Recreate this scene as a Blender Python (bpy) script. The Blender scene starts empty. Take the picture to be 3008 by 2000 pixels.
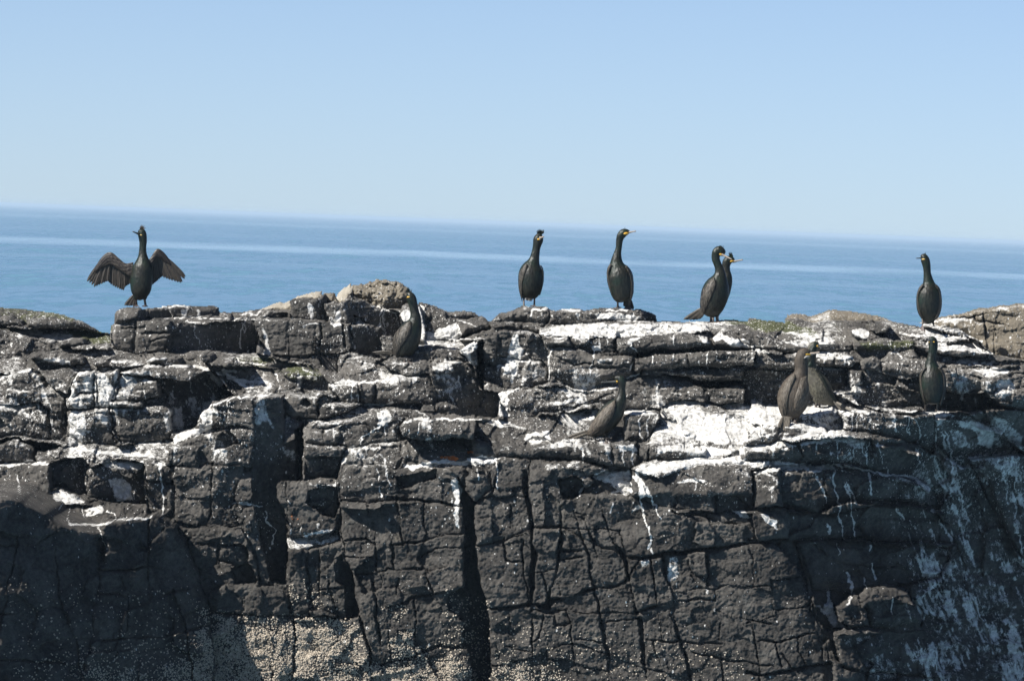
import bpy, math, random
import numpy as np
from mathutils import Vector, Matrix

random.seed(7)
rng = np.random.default_rng(11)
scene = bpy.context.scene
COL = scene.collection
R = math.radians

# ------------------------------------------------------------------ camera, sky, sun, exposure
CAM_D, CAM_H, FRAME_W = 60.0, 4.4, 8.85        # metres: camera distance, height above the sea, width of view at the cliff
ROLL = math.atan(0.0374)                       # the photograph is tilted: its horizon drops to the right
K = FRAME_W / 3008.0 / CAM_D                   # tangent per photo pixel
PITCH = math.atan(346 * K)
F = Vector((0, math.cos(PITCH), -math.sin(PITCH)))
U0 = Vector((0, math.sin(PITCH), math.cos(PITCH)))
X0 = Vector((1, 0, 0))
RV = X0 * math.cos(ROLL) + U0 * math.sin(ROLL)
UV = -X0 * math.sin(ROLL) + U0 * math.cos(ROLL)
CAM = Vector((0, -CAM_D, CAM_H))
cam_data = bpy.data.cameras.new('camera')
cam_data.sensor_width = 36.0
cam_data.lens = 36.0 * CAM_D / FRAME_W
cam_data.clip_start = 1.0
cam_data.clip_end = 120000.0
cam = bpy.data.objects.new('camera', cam_data)
COL.objects.link(cam)
m = Matrix.Identity(4)
for i in range(3):
    m[i][0], m[i][1], m[i][2], m[i][3] = RV[i], UV[i], -F[i], CAM[i]
cam.matrix_world = m
scene.camera = cam

SUN_AZ, SUN_EL = R(58), R(42)                  # from the left of the camera axis, above the horizon
world = bpy.data.worlds.new("World")
scene.world = world
world.use_nodes = True
wn, wl = world.node_tree.nodes, world.node_tree.links
bg = wn['Background']
sky = wn.new('ShaderNodeTexSky')
sky.sky_type = 'NISHITA'
sky.sun_disc = False
sky.sun_elevation = SUN_EL
sky.sun_rotation = math.pi + SUN_AZ
sky.altitude = 0
sky.air_density = 0.4
sky.dust_density = 0.16
sky.ozone_density = 2.3
tint = wn.new('ShaderNodeMix'); tint.data_type = 'RGBA'; tint.blend_type = 'MULTIPLY'
tint.inputs['Factor'].default_value = 1.0
tint.inputs['B'].default_value = (1.02, 1.0, 1.03, 1)      # the photograph's cool white balance
wl.new(sky.outputs[0], tint.inputs['A'])
wl.new(tint.outputs['Result'], bg.inputs['Color'])
bg.inputs['Strength'].default_value = 0.060

sd = bpy.data.lights.new('sun', 'SUN')
sd.energy = 5.0
sd.angle = R(0.5)
sd.color = (1.0, 0.965, 0.91)
sun = bpy.data.objects.new('sun', sd)
COL.objects.link(sun)
to_sun = Vector((-math.sin(SUN_AZ) * math.cos(SUN_EL), -math.cos(SUN_AZ) * math.cos(SUN_EL), math.sin(SUN_EL)))
sun.rotation_euler = to_sun.to_track_quat('Z', 'Y').to_euler()
sun.location = to_sun * 30

scene.view_settings.view_transform = 'Standard'
scene.view_settings.look = 'None'
scene.view_settings.exposure = 0.92
scene.view_settings.gamma = 1.0
scene.view_settings.use_curve_mapping = False

# ------------------------------------------------------------------ helpers
REG = {'N': (1.0, 0, 0), 'V': (0.7839, 0, 0), '1': (2.851, 0, 850), '2': (2.614, 700, 800), '3': (2.614, 1400, 850),
       '4': (2.614, 2200, 850), '5': (2.4125, 0, 1350), '6': (2.4125, 700, 1350), '7': (2.4125, 1400, 1350), '8': (2.4125, 2200, 1350)}

def npx(reg, pts):
    s, ox, oy = REG[reg] if isinstance(reg, str) else reg
    return [(p[0] / s + ox, p[1] / s + oy) for p in pts]

def P(px, py, y):
    """world point at depth y on the sight line through a measured photo point"""
    d = F + RV * ((px - 1504) * K) - UV * ((py - 1000) * K)
    t = (y + CAM_D) / d.y
    return CAM + d * t

RVn, UVn, Fn, CAMn = [np.array(v) for v in (RV, UV, F, CAM)]
def project(pw):
    v = pw - CAMn
    f = v @ Fn
    return 1504 + (v @ RVn) / f / K, 1000 - (v @ UVn) / f / K

def np_mesh(name, verts, faces, mat, smooth=False):
    """verts (n,3), faces (m,3|4) int arrays"""
    verts = np.asarray(verts, np.float32); faces = np.asarray(faces, np.int32)
    me = bpy.data.meshes.new(name)
    k = faces.shape[1]
    me.vertices.add(len(verts)); me.vertices.foreach_set('co', verts.ravel())
    me.loops.add(faces.size); me.loops.foreach_set('vertex_index', faces.ravel())
    me.polygons.add(len(faces)); me.polygons.foreach_set('loop_start', np.arange(0, faces.size, k, dtype=np.int32))
    if smooth:
        me.polygons.foreach_set('use_smooth', np.ones(len(faces), bool))
    me.update(calc_edges=True)
    if mat: me.materials.append(mat)
    return me

def link(name, me, parent=None):
    o = bpy.data.objects.new(name, me)
    COL.objects.link(o)
    if parent:
        o.parent = parent
        o.location = -parent.location       # meshes are written in place; parents are never rotated
    return o

def attr(me, name, arr):
    a = me.attributes.new(name, 'FLOAT_COLOR', 'POINT')
    a.data.foreach_set('color', np.asarray(arr, np.float32).ravel())

class NT:
    def __init__(s, name):
        s.m = bpy.data.materials.new(name); s.m.use_nodes = True
        s.n, s.l = s.m.node_tree.nodes, s.m.node_tree.links
        s.b = s.n['Principled BSDF']
    def node(s, t, ins=None, **kw):
        x = s.n.new(t)
        for k, v in kw.items(): setattr(x, k, v)
        for k, v in (ins or {}).items(): s.put(x.inputs[k], v)
        return x
    def put(s, sock, v):
        if isinstance(v, bpy.types.NodeSocket): s.l.new(v, sock)
        elif isinstance(v, bpy.types.Node): s.l.new(v.outputs[0], sock)
        else: sock.default_value = v
    def math(s, op, a, b=0.0, c=None, clamp=False):
        x = s.node('ShaderNodeMath', operation=op, use_clamp=clamp)
        s.put(x.inputs[0], a); s.put(x.inputs[1], b)
        if c is not None: s.put(x.inputs[2], c)
        return x.outputs[0]
    def mix(s, f, a, b, blend='MIX'):
        x = s.node('ShaderNodeMix', data_type='RGBA', blend_type=blend)
        s.put(x.inputs['Factor'], f); s.put(x.inputs['A'], a); s.put(x.inputs['B'], b)
        return x.outputs['Result']
    def noise(s, vec, scale, detail=4, rough=0.55, dist=0.0):
        return s.node('ShaderNodeTexNoise', {'Vector': vec, 'Scale': scale, 'Detail': detail, 'Roughness': rough, 'Distortion': dist}).outputs['Fac']
    def ramp(s, v, a, b, lo=0.0, hi=1.0, interp='SMOOTHSTEP'):
        x = s.node('ShaderNodeMapRange', interpolation_type=interp)
        s.put(x.inputs['Value'], v); s.put(x.inputs['From Min'], a); s.put(x.inputs['From Max'], b)
        x.inputs['To Min'].default_value = lo; x.inputs['To Max'].default_value = hi
        return x.outputs[0]
    def vmul(s, v, k):
        x = s.node('ShaderNodeVectorMath', operation='MULTIPLY'); s.put(x.inputs[0], v); x.inputs[1].default_value = k
        return x.outputs[0]
    def pos(s):
        return s.node('ShaderNodeNewGeometry').outputs['Position']

def rgb(r, g, b): return (r, g, b, 1.0)

# ------------------------------------------------------------------ materials of the setting
def make_rock():
    t = NT('weathered_basalt')
    p = t.pos()
    at = t.node('ShaderNodeAttribute', attribute_name='wear')
    sp = t.node('ShaderNodeSeparateColor'); t.l.new(at.outputs['Color'], sp.inputs[0])
    guano, tan, green, speck = sp.outputs[0], sp.outputs[1], sp.outputs[2], at.outputs['Alpha']
    li = t.node('ShaderNodeAttribute', attribute_name='lichen').outputs['Fac']
    n1 = t.noise(p, 3.0, 6, 0.6)
    n2 = t.noise(p, 22.0, 5, 0.62)
    n3 = t.noise(p, 110.0, 3, 0.6)
    mixn = t.math('ADD', t.math('MULTIPLY', n1, 0.45), t.math('ADD', t.math('MULTIPLY', n2, 0.35), t.math('MULTIPLY', n3, 0.2)))
    base = t.mix(t.ramp(mixn, 0.38, 0.63), rgb(.021, .0206, .0202), rgb(.092, .0885, .0835))
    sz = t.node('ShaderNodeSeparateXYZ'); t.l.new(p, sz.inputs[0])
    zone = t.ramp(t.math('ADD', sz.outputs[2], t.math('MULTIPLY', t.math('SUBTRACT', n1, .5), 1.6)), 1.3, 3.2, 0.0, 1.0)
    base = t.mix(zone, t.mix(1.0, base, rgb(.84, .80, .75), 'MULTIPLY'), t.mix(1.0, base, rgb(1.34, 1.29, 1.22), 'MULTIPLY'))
    # lime-grey lichen film in patches
    film = t.ramp(t.noise(p, 7.0, 5, 0.6), 0.56, 0.72)
    base = t.mix(t.math('MULTIPLY', film, 0.45), base, rgb(.115, .112, .102))
    tanc = t.mix(n2, rgb(.085, .074, .056), rgb(.21, .182, .14))
    tanc = t.mix(t.ramp(tan, .8, .95), tanc, t.mix(n2, rgb(.20, .18, .145), rgb(.40, .365, .30)))
    base = t.mix(t.ramp(t.math('ADD', tan, t.math('MULTIPLY', t.math('SUBTRACT', n2, 0.5), 0.9)), 0.35, 0.7), base, tanc)
    grc = t.mix(n2, rgb(.03, .034, .016), rgb(.095, .10, .047))
    base = t.mix(t.ramp(t.math('ADD', green, t.math('MULTIPLY', t.math('SUBTRACT', n2, 0.5), 1.4)), 0.35, 0.75), base, grc)
    org = t.ramp(t.math('ADD', li, t.math('MULTIPLY', t.math('SUBTRACT', t.noise(p, 30.0, 4, 0.65), 0.5), 1.8)), 0.55, 0.72)
    base = t.mix(org, base, rgb(.45, .13, .03))
    # splashes: small spots of droppings
    spots = None
    for sc, lim, seed in ((26.0, 0.28, 0.0), (50.0, 0.36, 3.7), (90.0, .40, 1.0)):
        v = t.node('ShaderNodeTexVoronoi', {'Vector': t.vmul(p, (1, 1, .62)), 'Scale': sc, 'Randomness': 1.0})
        cr = t.node('ShaderNodeSeparateColor'); t.l.new(v.outputs['Color'], cr.inputs[0])
        rad = t.math('MULTIPLY', t.math('POWER', cr.outputs[0], 1.5), lim)
        on = t.math('LESS_THAN', cr.outputs[1], speck)
        s1 = t.math('MULTIPLY', t.ramp(t.math('SUBTRACT', v.outputs['Distance'], rad), 0.10, 0.0), on)
        spots = s1 if spots is None else t.math('MAXIMUM', spots, s1)
    gn = t.math('ADD', t.math('MULTIPLY', t.noise(t.vmul(p, (26, 26, 15)), 1.0, 6, 0.66), 0.62),
                t.math('MULTIPLY', t.noise(t.vmul(p, (120, 120, 70)), 1.0, 3, 0.6), 0.38))
    gn = t.math('ADD', t.math('MULTIPLY', gn, .7), t.math('MULTIPLY', t.noise(t.vmul(p, (7, 7, 11)), 1.0, 4, 0.6, 1.2), 0.3))
    gf = t.ramp(t.math('ADD', guano, t.math('MULTIPLY', t.math('SUBTRACT', gn, 0.5), 2.6)), 0.46, 0.80)
    gf = t.math('MULTIPLY', gf, t.ramp(guano, 0.02, 0.16))
    gf = t.math('MAXIMUM', gf, t.math('MULTIPLY', spots, 0.85))
    gc = t.mix(t.ramp(n2, .35, .7), rgb(.40, .39, .365), rgb(.74, .73, .70))
    base = t.mix(gf, base, gc)
    t.put(t.b.inputs['Base Color'], base)
    t.b.inputs['Roughness'].default_value = 0.88
    t.b.inputs['Specular IOR Level'].default_value = 0.25
    h = t.math('ADD', t.math('MULTIPLY', t.noise(p, 60.0, 5, 0.7), 0.6), t.math('MULTIPLY', t.noise(p, 170.0, 3, 0.7), 0.45))
    h = t.math('ADD', h, t.math('MULTIPLY', gf, 0.12))
    bm = t.node('ShaderNodeBump', {'Height': h, 'Strength': 0.9, 'Distance': 0.014})
    t.l.new(bm.outputs[0], t.b.inputs['Normal'])
    return t.m
ROCK = make_rock()

def make_sea_mat():
    t = NT('sea_water')
    p = t.pos()
    sx = t.node('ShaderNodeSeparateXYZ'); t.l.new(p, sx.inputs[0])
    y = sx.outputs[1]
    # slicks of smoother water lying across the wind
    warp = t.math('MULTIPLY', t.math('SUBTRACT', t.noise(t.vmul(p, (1 / 60, 1 / 300, 0)), 1.0, 4, 0.55), 0.5), 1.0)
    yw = t.math('MULTIPLY', y, t.math('ADD', t.math('MULTIPLY', warp, 0.30), 1.0))
    def band(a, b, c, d, k):
        return t.math('MULTIPLY', t.math('MULTIPLY', t.ramp(yw, a, b), t.ramp(yw, d, c)), k)
    slick = band(700, 790, 830, 930, 0.95)
    slick = t.math('MAXIMUM', slick, band(2200, 2550, 2700, 3300, 0.4))
    slick = t.math('MAXIMUM', slick, band(505, 530, 545, 575, 0.2))
    slick = t.math('MAXIMUM', slick, band(405, 418, 425, 440, 0.15))
    slick = t.math('MAXIMUM', slick, band(1150, 1210, 1250, 1330, 0.15))
    slick = t.math('MULTIPLY', slick, t.ramp(t.noise(t.vmul(p, (1 / 20, 1 / 220, 0)), 1.0, 5, 0.6), 0.25, 0.6, 0.35, 1.0))
    # wavelets: facets of the surface lean towards and away from the shore
    def lean(sx_, sy_, ax, ay, dt):
        nz = t.node('ShaderNodeTexNoise', {'Vector': t.vmul(p, (1 / sx_, 1 / sy_, 0)), 'Scale': 1.0, 'Detail': dt, 'Roughness': .6})
        v = t.node('ShaderNodeVectorMath', operation='SUBTRACT'); t.l.new(nz.outputs['Color'], v.inputs[0]); v.inputs[1].default_value = (.5, .5, .5)
        return t.vmul(v, (ax, ay, 0))
    def vadd(a, b_):
        x = t.node('ShaderNodeVectorMath', operation='ADD'); t.put(x.inputs[0], a); t.put(x.inputs[1], b_); return x.outputs[0]
    w = vadd(lean(1.3, 14.0, .30, .95, 3), lean(4.0, 36.0, .22, .75, 3))
    w = vadd(w, lean(60.0, 320.0, .04, .20, 3))
    st = t.math('SUBTRACT', 1.0, t.math('MULTIPLY', slick, 0.75))
    sc_ = t.node('ShaderNodeVectorMath', operation='SCALE'); t.l.new(w, sc_.inputs[0]); t.put(sc_.inputs['Scale'], st)
    nn = t.node('ShaderNodeVectorMath', operation='NORMALIZE'); t.l.new(vadd(sc_.outputs[0], (0, -.03, 1)), nn.inputs[0])
    t.l.new(nn.outputs[0], t.b.inputs['Normal'])
    t.put(t.b.inputs['Base Color'], t.mix(t.math('MULTIPLY', slick, .8), rgb(.095, .20, .285), rgb(.28, .41, .51)))   # slicks painted paler, standing in for the bright sky they mirror
    t.b.inputs['IOR'].default_value = 1.33
    t.b.inputs['Roughness'].default_value = 0.22
    return t.m
# ------------------------------------------------------------------ sea
SEA = make_sea_mat()
ys = [-400, -60, 8, 60, 300, 900, 2500, 7000, 16000, 30000]
vs, fs = [], []
for k, yy in enumerate(ys):
    w = 400 + abs(yy) * 0.3
    vs += [(-w, yy, 0), (w, yy, 0)]
    if k: fs.append((2 * k - 2, 2 * k - 1, 2 * k + 1, 2 * k))
sea = link('sea', np_mesh('sea', vs, fs, SEA)); sea['kind'] = 'structure'

# ------------------------------------------------------------------ sea haze: a shallow layer of moist air over the whole water
hm = bpy.data.materials.new('haze_air'); hm.use_nodes = True
hn, hl = hm.node_tree.nodes, hm.node_tree.links
hn.remove(hn['Principled BSDF'])
pv = hn.new('ShaderNodeVolumePrincipled')
pv.inputs['Color'].default_value = (.60, .80, 1.0, 1)
pv.inputs['Density'].default_value = 0.00017
pv.inputs['Anisotropy'].default_value = 0.0
hl.new(pv.outputs[0], hn['Material Output'].inputs['Volume'])
hx, hy0, hy1, hz0, hz1 = 10500.0, -450.0, 30100.0, -2.4, 5.6
hv = [(x, y, z) for x in (-hx, hx) for y in (hy0, hy1) for z in (hz0, hz1)]
hf = [(0, 1, 3, 2), (4, 6, 7, 5), (0, 4, 5, 1), (2, 3, 7, 6), (0, 2, 6, 4), (1, 5, 7, 3)]
haze = link('haze', np_mesh('haze', hv, hf, hm)); haze['kind'] = 'stuff'

# ------------------------------------------------------------------ the rock: a depth field y(x, z) built block by block
STEP = 0.0075
XA, XB, ZA, ZB = -5.15, 5.15, -0.25, 4.45
NX, NZ = int((XB - XA) / STEP) + 1, int((ZB - ZA) / STEP) + 1
gx = XA + np.arange(NX) * STEP
gz = ZA + np.arange(NZ) * STEP
GX, GZ = np.meshgrid(gx, gz)
GX = GX.astype(np.float32); GZ = GZ.astype(np.float32)
PXg, PYg = project(np.stack([GX, np.full_like(GX, 0.5), GZ], -1))       # where each column of rock is seen, for the colour maps

TAB = rng.random((257, 257)).astype(np.float32); TAB[256] = TAB[0]; TAB[:, 256] = TAB[:, 0]
def vnoise(X, Z, f, seed=0.0):
    x = X * f + seed * 17.31 + 100; z = Z * f + seed * 9.77 + 100
    ix = np.floor(x).astype(np.int32); iz = np.floor(z).astype(np.int32)
    fx = x - ix; fz = z - iz
    fx = fx * fx * (3 - 2 * fx); fz = fz * fz * (3 - 2 * fz)
    ix &= 255; iz &= 255
    a = TAB[iz, ix]; b = TAB[iz, ix + 1]; c = TAB[iz + 1, ix]; d = TAB[iz + 1, ix + 1]
    return (a + (b - a) * fx) * (1 - fz) + (c + (d - c) * fx) * fz - 0.5
def fbm(X, Z, f, octv, gain=0.5, seed=0.0):
    s = 0; a = 1.0
    for k in range(octv):
        s = s + a * vnoise(X, Z, f, seed + k * 1.37); f *= 2.03; a *= gain
    return s
def worley(X, Z, seed):
    """cell id, cell random, distance to cell border, offset from the cell's centre"""
    r = np.random.default_rng(seed); T = r.random((128, 128, 3)).astype(np.float32)
    ix = np.floor(X).astype(np.int32); iz = np.floor(Z).astype(np.int32)
    d1 = np.full(X.shape, 9., np.float32); d2 = d1.copy(); cid = np.zeros(X.shape, np.int32); cr = np.zeros(X.shape, np.float32); ex = cr.copy(); ez = cr.copy()
    for dz in (-1, 0, 1):
        for dx in (-1, 0, 1):
            jx = (ix + dx) & 127; jz = (iz + dz) & 127
            t = T[jz, jx]
            ax = X - (ix + dx + .12 + .76 * t[..., 0]); az = Z - (iz + dz + .12 + .76 * t[..., 1])
            d = np.abs(ax) ** 2.6 + np.abs(az) ** 2.6
            d = d ** (1 / 2.6)
            new = d < d1
            d2 = np.where(new, d1, np.minimum(d2, d)); d1 = np.where(new, d, d1)
            cid = np.where(new, jz * 128 + jx, cid); cr = np.where(new, t[..., 2], cr); ex = np.where(new, ax, ex); ez = np.where(new, az, ez)
    return cid, cr, d2 - d1, ex, ez

WX = fbm(GX, GZ, 7, 3, .5, 3) * .030 + fbm(GX, GZ, 45, 2, .5, 6) * .009
WZ = fbm(GX, GZ, 7, 3, .5, 23) * .030 + fbm(GX, GZ, 45, 2, .5, 26) * .009
WXX, WZZ = GX + WX, GZ + WZ

# general lie of the rock: steps back towards the top
kn = np.array([[-400, 2.2], [900, 2.0], [960, 1.5], [1040, 1.25], [1180, 0.9], [1230, .6], [1330, 0.3], [1420, 0.08], [1600, 0.02], [2300, -0.1]])
Y = np.interp(PYg, kn[:, 0], kn[:, 1]).astype(np.float32)
LAB = np.zeros((NZ, NX), np.int32)
cid, crnd, cb, _, _ = worley(WXX * 3.4 + 40, WZZ * 4.6 + 40, 5)
Y += (crnd - .5) * .16
Y += np.where(cb < .16, (1 - cb / .16) ** 2 * .05, 0)
LAB[:] = 100000 + cid
MASK = np.zeros((NZ, NX), bool)
THING = np.zeros((NZ, NX), np.int32)
TAN = np.zeros((NZ, NX), np.float32); GREEN = TAN.copy(); GUANO = TAN.copy(); LICH = TAN.copy(); SPECK = TAN.copy()
ROUGH = np.ones((NZ, NX), np.float32)

def inside(poly, X, Z):
    c = np.zeros(X.shape, bool); n = len(poly)
    for i in range(n):
        x1, z1 = poly[i]; x2, z2 = poly[(i + 1) % n]
        if z1 == z2: continue
        c ^= ((z1 > Z) != (z2 > Z)) & (X < (x2 - x1) * (Z - z1) / (z2 - z1) + x1)
    return c
def segdist(pts, X, Z, closed=True):
    d = np.full(X.shape, 1e9, np.float32); n = len(pts)
    for i in range(n if closed else n - 1):
        x1, z1 = pts[i]; x2, z2 = pts[(i + 1) % n]
        vx, vz = x2 - x1, z2 - z1; L = vx * vx + vz * vz + 1e-12
        t = np.clip(((X - x1) * vx + (Z - z1) * vz) / L, 0, 1)
        d = np.minimum(d, (X - x1 - t * vx) ** 2 + (Z - z1 - t * vz) ** 2)
    return np.sqrt(d)
def window(pts, pad):
    a = np.array(pts)
    j0 = max(0, int((a[:, 0].min() - pad - XA) / STEP)); j1 = min(NX, int((a[:, 0].max() + pad - XA) / STEP) + 2)
    i0 = max(0, int((a[:, 1].min() - pad - ZA) / STEP)); i1 = min(NZ, int((a[:, 1].max() + pad - ZA) / STEP) + 2)
    return slice(i0, max(i0, i1)), slice(j0, max(j0, j1))
def bend(x, z):
    """the skerry turns a corner on the right: how far its face falls back there"""
    xc = np.interp(z, [.2, .75, 1.25, 1.75, 2.15, 2.5, 2.8, 3.1], [2.85, 2.62, 2.48, 2.42, 2.62, 2.95, 3.5, 5.0])
    t = (x - xc) / .16
    return .80 * .16 * np.logaddexp(0, np.clip(t, -30, 30))
def to_xz(reg, pts, y, bent=True):
    out = []
    for px, py in npx(reg, pts):
        w = P(px, py, y)
        if bent:
            for _ in range(2): w = P(px, py, y + float(bend(w.x, w.z)))
        out.append((w.x, w.z))
    return out

def components(key, open_):
    """label connected runs of equal key where open_ is true (union-find over row runs)"""
    par = []
    def find(a):
        while par[a] != a:
            par[a] = par[par[a]]; a = par[a]
        return a
    out = np.full(key.shape, -1, np.int32); prev = None
    for i in range(key.shape[0]):
        k = np.where(open_[i], key[i], -7)
        b = np.flatnonzero(np.diff(k)) + 1
        st = np.concatenate([[0], b]); en = np.concatenate([b, [len(k)]])
        row = out[i]
        for a, e in zip(st, en):
            if k[a] == -7: continue
            idn = len(par); par.append(idn)
            row[a:e] = idn
            if prev is not None:
                seg = prev[a:e]; ok = (seg >= 0) & (key[i - 1, a:e] == key[i, a])
                for q in np.unique(seg[ok]):
                    ra, rb = find(int(q)), find(idn)
                    if ra != rb: par[rb] = ra
        prev = row
    root = np.array([find(k) for k in range(len(par))], np.int32)
    out[out >= 0] = root[out[out >= 0]]
    return out


NB = [0]
def block(reg, y, pts, sx=0.0, sz=0.0, r=.045, bd=.05, tan=None, green=None, guano=None, thing=0, rough=None, speck=None, sub=0):
    """one mass of rock: outline, nearest depth y, how it turns (sx) and leans back (sz), how round its edges are"""
    NB[0] += 1
    if sx > .75 and sx < 1.19: sx *= .74
    bd *= .72; r *= .85
    poly = to_xz(reg, pts, y + .25 * abs(sx) + .05)
    raw = npx(reg, pts)
    for _ in range(3):                  # settle every corner at its own depth on the tilted face
        a = np.array(poly)
        xr = a[:, 0].min() if sx >= 0 else a[:, 0].max(); z0 = a[:, 1].min(); q = []
        for (px, py), (x, z) in zip(raw, poly):
            w = P(px, py, y + sx * (x - xr) + sz * (z - z0) + float(bend(x, z))); q.append((w.x, w.z))
        poly = q
    w = window(poly, .05)
    X, Z = WXX[w], WZZ[w]
    if X.size == 0: return
    ins = inside(poly, X, Z)
    if not ins.any(): return
    a = np.array(poly)
    xr = a[:, 0].min() if sx >= 0 else a[:, 0].max()
    z0 = a[:, 1].min()
    yy = y + sx * (GX[w] - xr) + sz * (GZ[w] - z0)
    d = segdist(poly, X, Z)
    yy = yy + bd * (1 - np.clip(d / r, 0, 1)) ** 2
    if sub:
        _, c2, b2, e1, e2 = worley(WXX[w] * sub + NB[0] * 3.1, WZZ[w] * sub * 1.3 + NB[0] * 1.7, 9)
        yy = yy + (c2 - .5) * .05 + ((c2 * 7 % 1 - .5) * e1 * .8 + (c2 * 13 % 1 - .45) * e2 * .7) / sub * .55
    Y[w] = np.where(ins, yy, Y[w])
    LAB[w] = np.where(ins, NB[0], LAB[w])
    THING[w] = np.where(ins, thing, THING[w])
    for arr, v in ((TAN, tan), (GREEN, green), (GUANO, guano)):
        arr[w] = np.where(ins, 0 if v is None else v, arr[w])
    if rough is None: rough = .55 if (reg in '12' and y >= 1.36) else 1
    ROUGH[w] = np.where(ins, rough, ROUGH[w])

# skyline
sky_pts = [(-90, 708), (0, 710), (60, 712), (130, 722), (185, 738), (235, 762), (250, 764), (258, 720), (290, 703), (380, 702), (390, 702), (500, 706), (506, 718), (545, 717), (590, 712),
           (640, 695), (715, 673), (742, 672), (775, 668), (800, 653), (850, 645), (895, 645), (925, 655), (945, 668), (958, 690), (1000, 705), (1040, 712), (1100, 722), (1127, 740),
           (1150, 722), (1200, 704), (1260, 707), (1340, 712), (1390, 708), (1480, 712), (1510, 722), (1512, 738), (1570, 740), (1640, 738), (1700, 733), (1760, 735), (1800, 738),
           (1805, 730), (1850, 722), (1910, 715), (1970, 718), (2030, 728), (2060, 740), (2100, 745), (2150, 741), (2165, 726), (2250, 712), (2320, 702), (2358, 700), (2460, 698), (2460, 2100), (-90, 2100)]
skyline = to_xz('V', sky_pts, 1.9, False)
MASK = inside(skyline, WXX * .6 + GX * .4, WZZ * .6 + GZ * .4)
B = block
# --- the far crest: pale boulders lying on top (things of their own)
B('2', 2.45, [(130, 300), (280, 238), (380, 218), (520, 153), (632, 143), (645, 190), (600, 230), (480, 240), (370, 290), (180, 310)], sz=1.6, tan=.95, thing=1, rough=.5, r=.05, bd=.06)
B('2', 2.4, [(640, 165), (660, 150), (740, 158), (745, 230), (650, 230)], sz=1.0, tan=.75, thing=2, r=.06, bd=.08)
B('2', 2.3, [(742, 225), (750, 178), (862, 78), (872, 110), (870, 150), (820, 215), (790, 235)], sx=-.5, sz=.9, tan=1.0, thing=3, rough=.4, r=.03, bd=.03)
B('2', 2.2, [(868, 92), (960, 78), (1040, 58), (1130, 52), (1180, 74), (1250, 83), (1310, 118), (1345, 185), (1325, 250), (1270, 292), (1180, 285), (1100, 290), (1040, 270), (990, 228), (870, 190)],
  sz=.55, r=.16, bd=.22, tan=.72, thing=4, rough=1.6)
B('4', 2.3, [(245, 245), (290, 203), (480, 198), (660, 160), (820, 168), (1010, 178), (1120, 218), (1200, 250), (1000, 270), (700, 280), (400, 280)], sz=1.2, tan=.72, r=.08, bd=.12, rough=.6)
B('4', 1.95, [(1290, 255), (1480, 205), (1680, 165), (1900, 125), (2112, 108), (2460, 90), (2460, 600), (1950, 520), (1880, 490), (1720, 385), (1600, 305), (1460, 295)], sz=.55, tan=.78, r=.06, bd=.06, rough=.55)
# --- left mound
B('1', 1.35, [(-260, 300), (0, 300), (220, 320), (640, 330), (930, 365), (960, 470), (700, 480), (420, 530), (300, 580), (-260, 620)], sz=2.3, green=.18)
B('1', 1.9, [(-260, 145), (0, 150), (200, 155), (450, 183), (650, 210), (780, 248), (890, 285), (925, 375), (700, 345), (620, 300), (400, 280), (150, 290), (-260, 280)], sz=1.2, green=.52, r=.10, bd=.12)
B('1', 1.7, [(205, 252), (330, 228), (620, 232), (700, 260), (900, 330), (900, 366), (780, 352), (620, 334), (300, 334), (228, 304)], sz=.25, sx=.25, green=.25, r=.06, bd=.10)
B('1', 1.72, [(-260, 240), (60, 232), (120, 240), (190, 270), (200, 305), (0, 312), (-260, 315)], sz=.3, r=.05, bd=.08)
B('1', 1.25, [(-260, 370), (50, 330), (130, 352), (250, 402), (450, 440), (560, 500), (400, 548), (200, 562), (60, 622), (-260, 640)], sz=.9, r=.10, bd=.12, sub=5)
B('1', 1.22, [(625, 412), (690, 408), (708, 450), (640, 476), (560, 490), (490, 482), (520, 440)], sz=.7, sx=.3, r=.05, bd=.09)
B('1', 1.15, [(590, 480), (700, 462), (900, 462), (960, 520), (800, 560), (600, 530)], sz=1.1, sub=5)
# --- block under the spread-winged bird
B('1', 1.8, [(1180, 148), (1300, 150), (1420, 160), (1432, 240), (1290, 258), (1170, 250)], sx=1.2, r=.03, bd=.03)
B('1', 1.95, [(1320, 142), (1430, 134), (1520, 122), (1640, 122), (1835, 150), (1840, 245), (1640, 248), (1425, 240), (1400, 165)], sx=1.05, r=.03, bd=.04)
B('1', 1.85, [(1830, 178), (1990, 196), (2000, 235), (1830, 240)], sz=1.0, sx=.3)
B('1', 1.55, [(1270, 246), (1850, 231), (2135, 238), (2150, 275), (1900, 285), (1700, 305), (1420, 275)], sz=3.5, guano=.35)
B('1', 1.45, [(1412, 258), (1700, 294), (1800, 273), (2120, 258), (2175, 300), (2172, 556), (1790, 552), (1560, 545), (1412, 556)], sx=1.05, r=.035, bd=.03)
B('1', 1.42, [(945, 180), (965, 155), (1003, 141), (1110, 133), (1178, 148), (1180, 250), (1150, 262), (1150, 290), (945, 292)], sz=.25, r=.06, bd=.10)
B('1', 1.42, [(935, 285), (1150, 262), (1150, 405), (1130, 450), (1155, 540), (1020, 525), (925, 492), (935, 340)], sz=.12, r=.06, bd=.08)
B('1', 1.38, [(1145, 262), (1290, 251), (1422, 260), (1425, 362), (1250, 380), (1140, 372)], sx=-.1, r=.04, bd=.05)
B('1', 1.36, [(1140, 365), (1425, 350), (1426, 548), (1270, 530), (1135, 535), (1125, 440)], sx=-.1, r=.04, bd=.06, sub=6)
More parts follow.
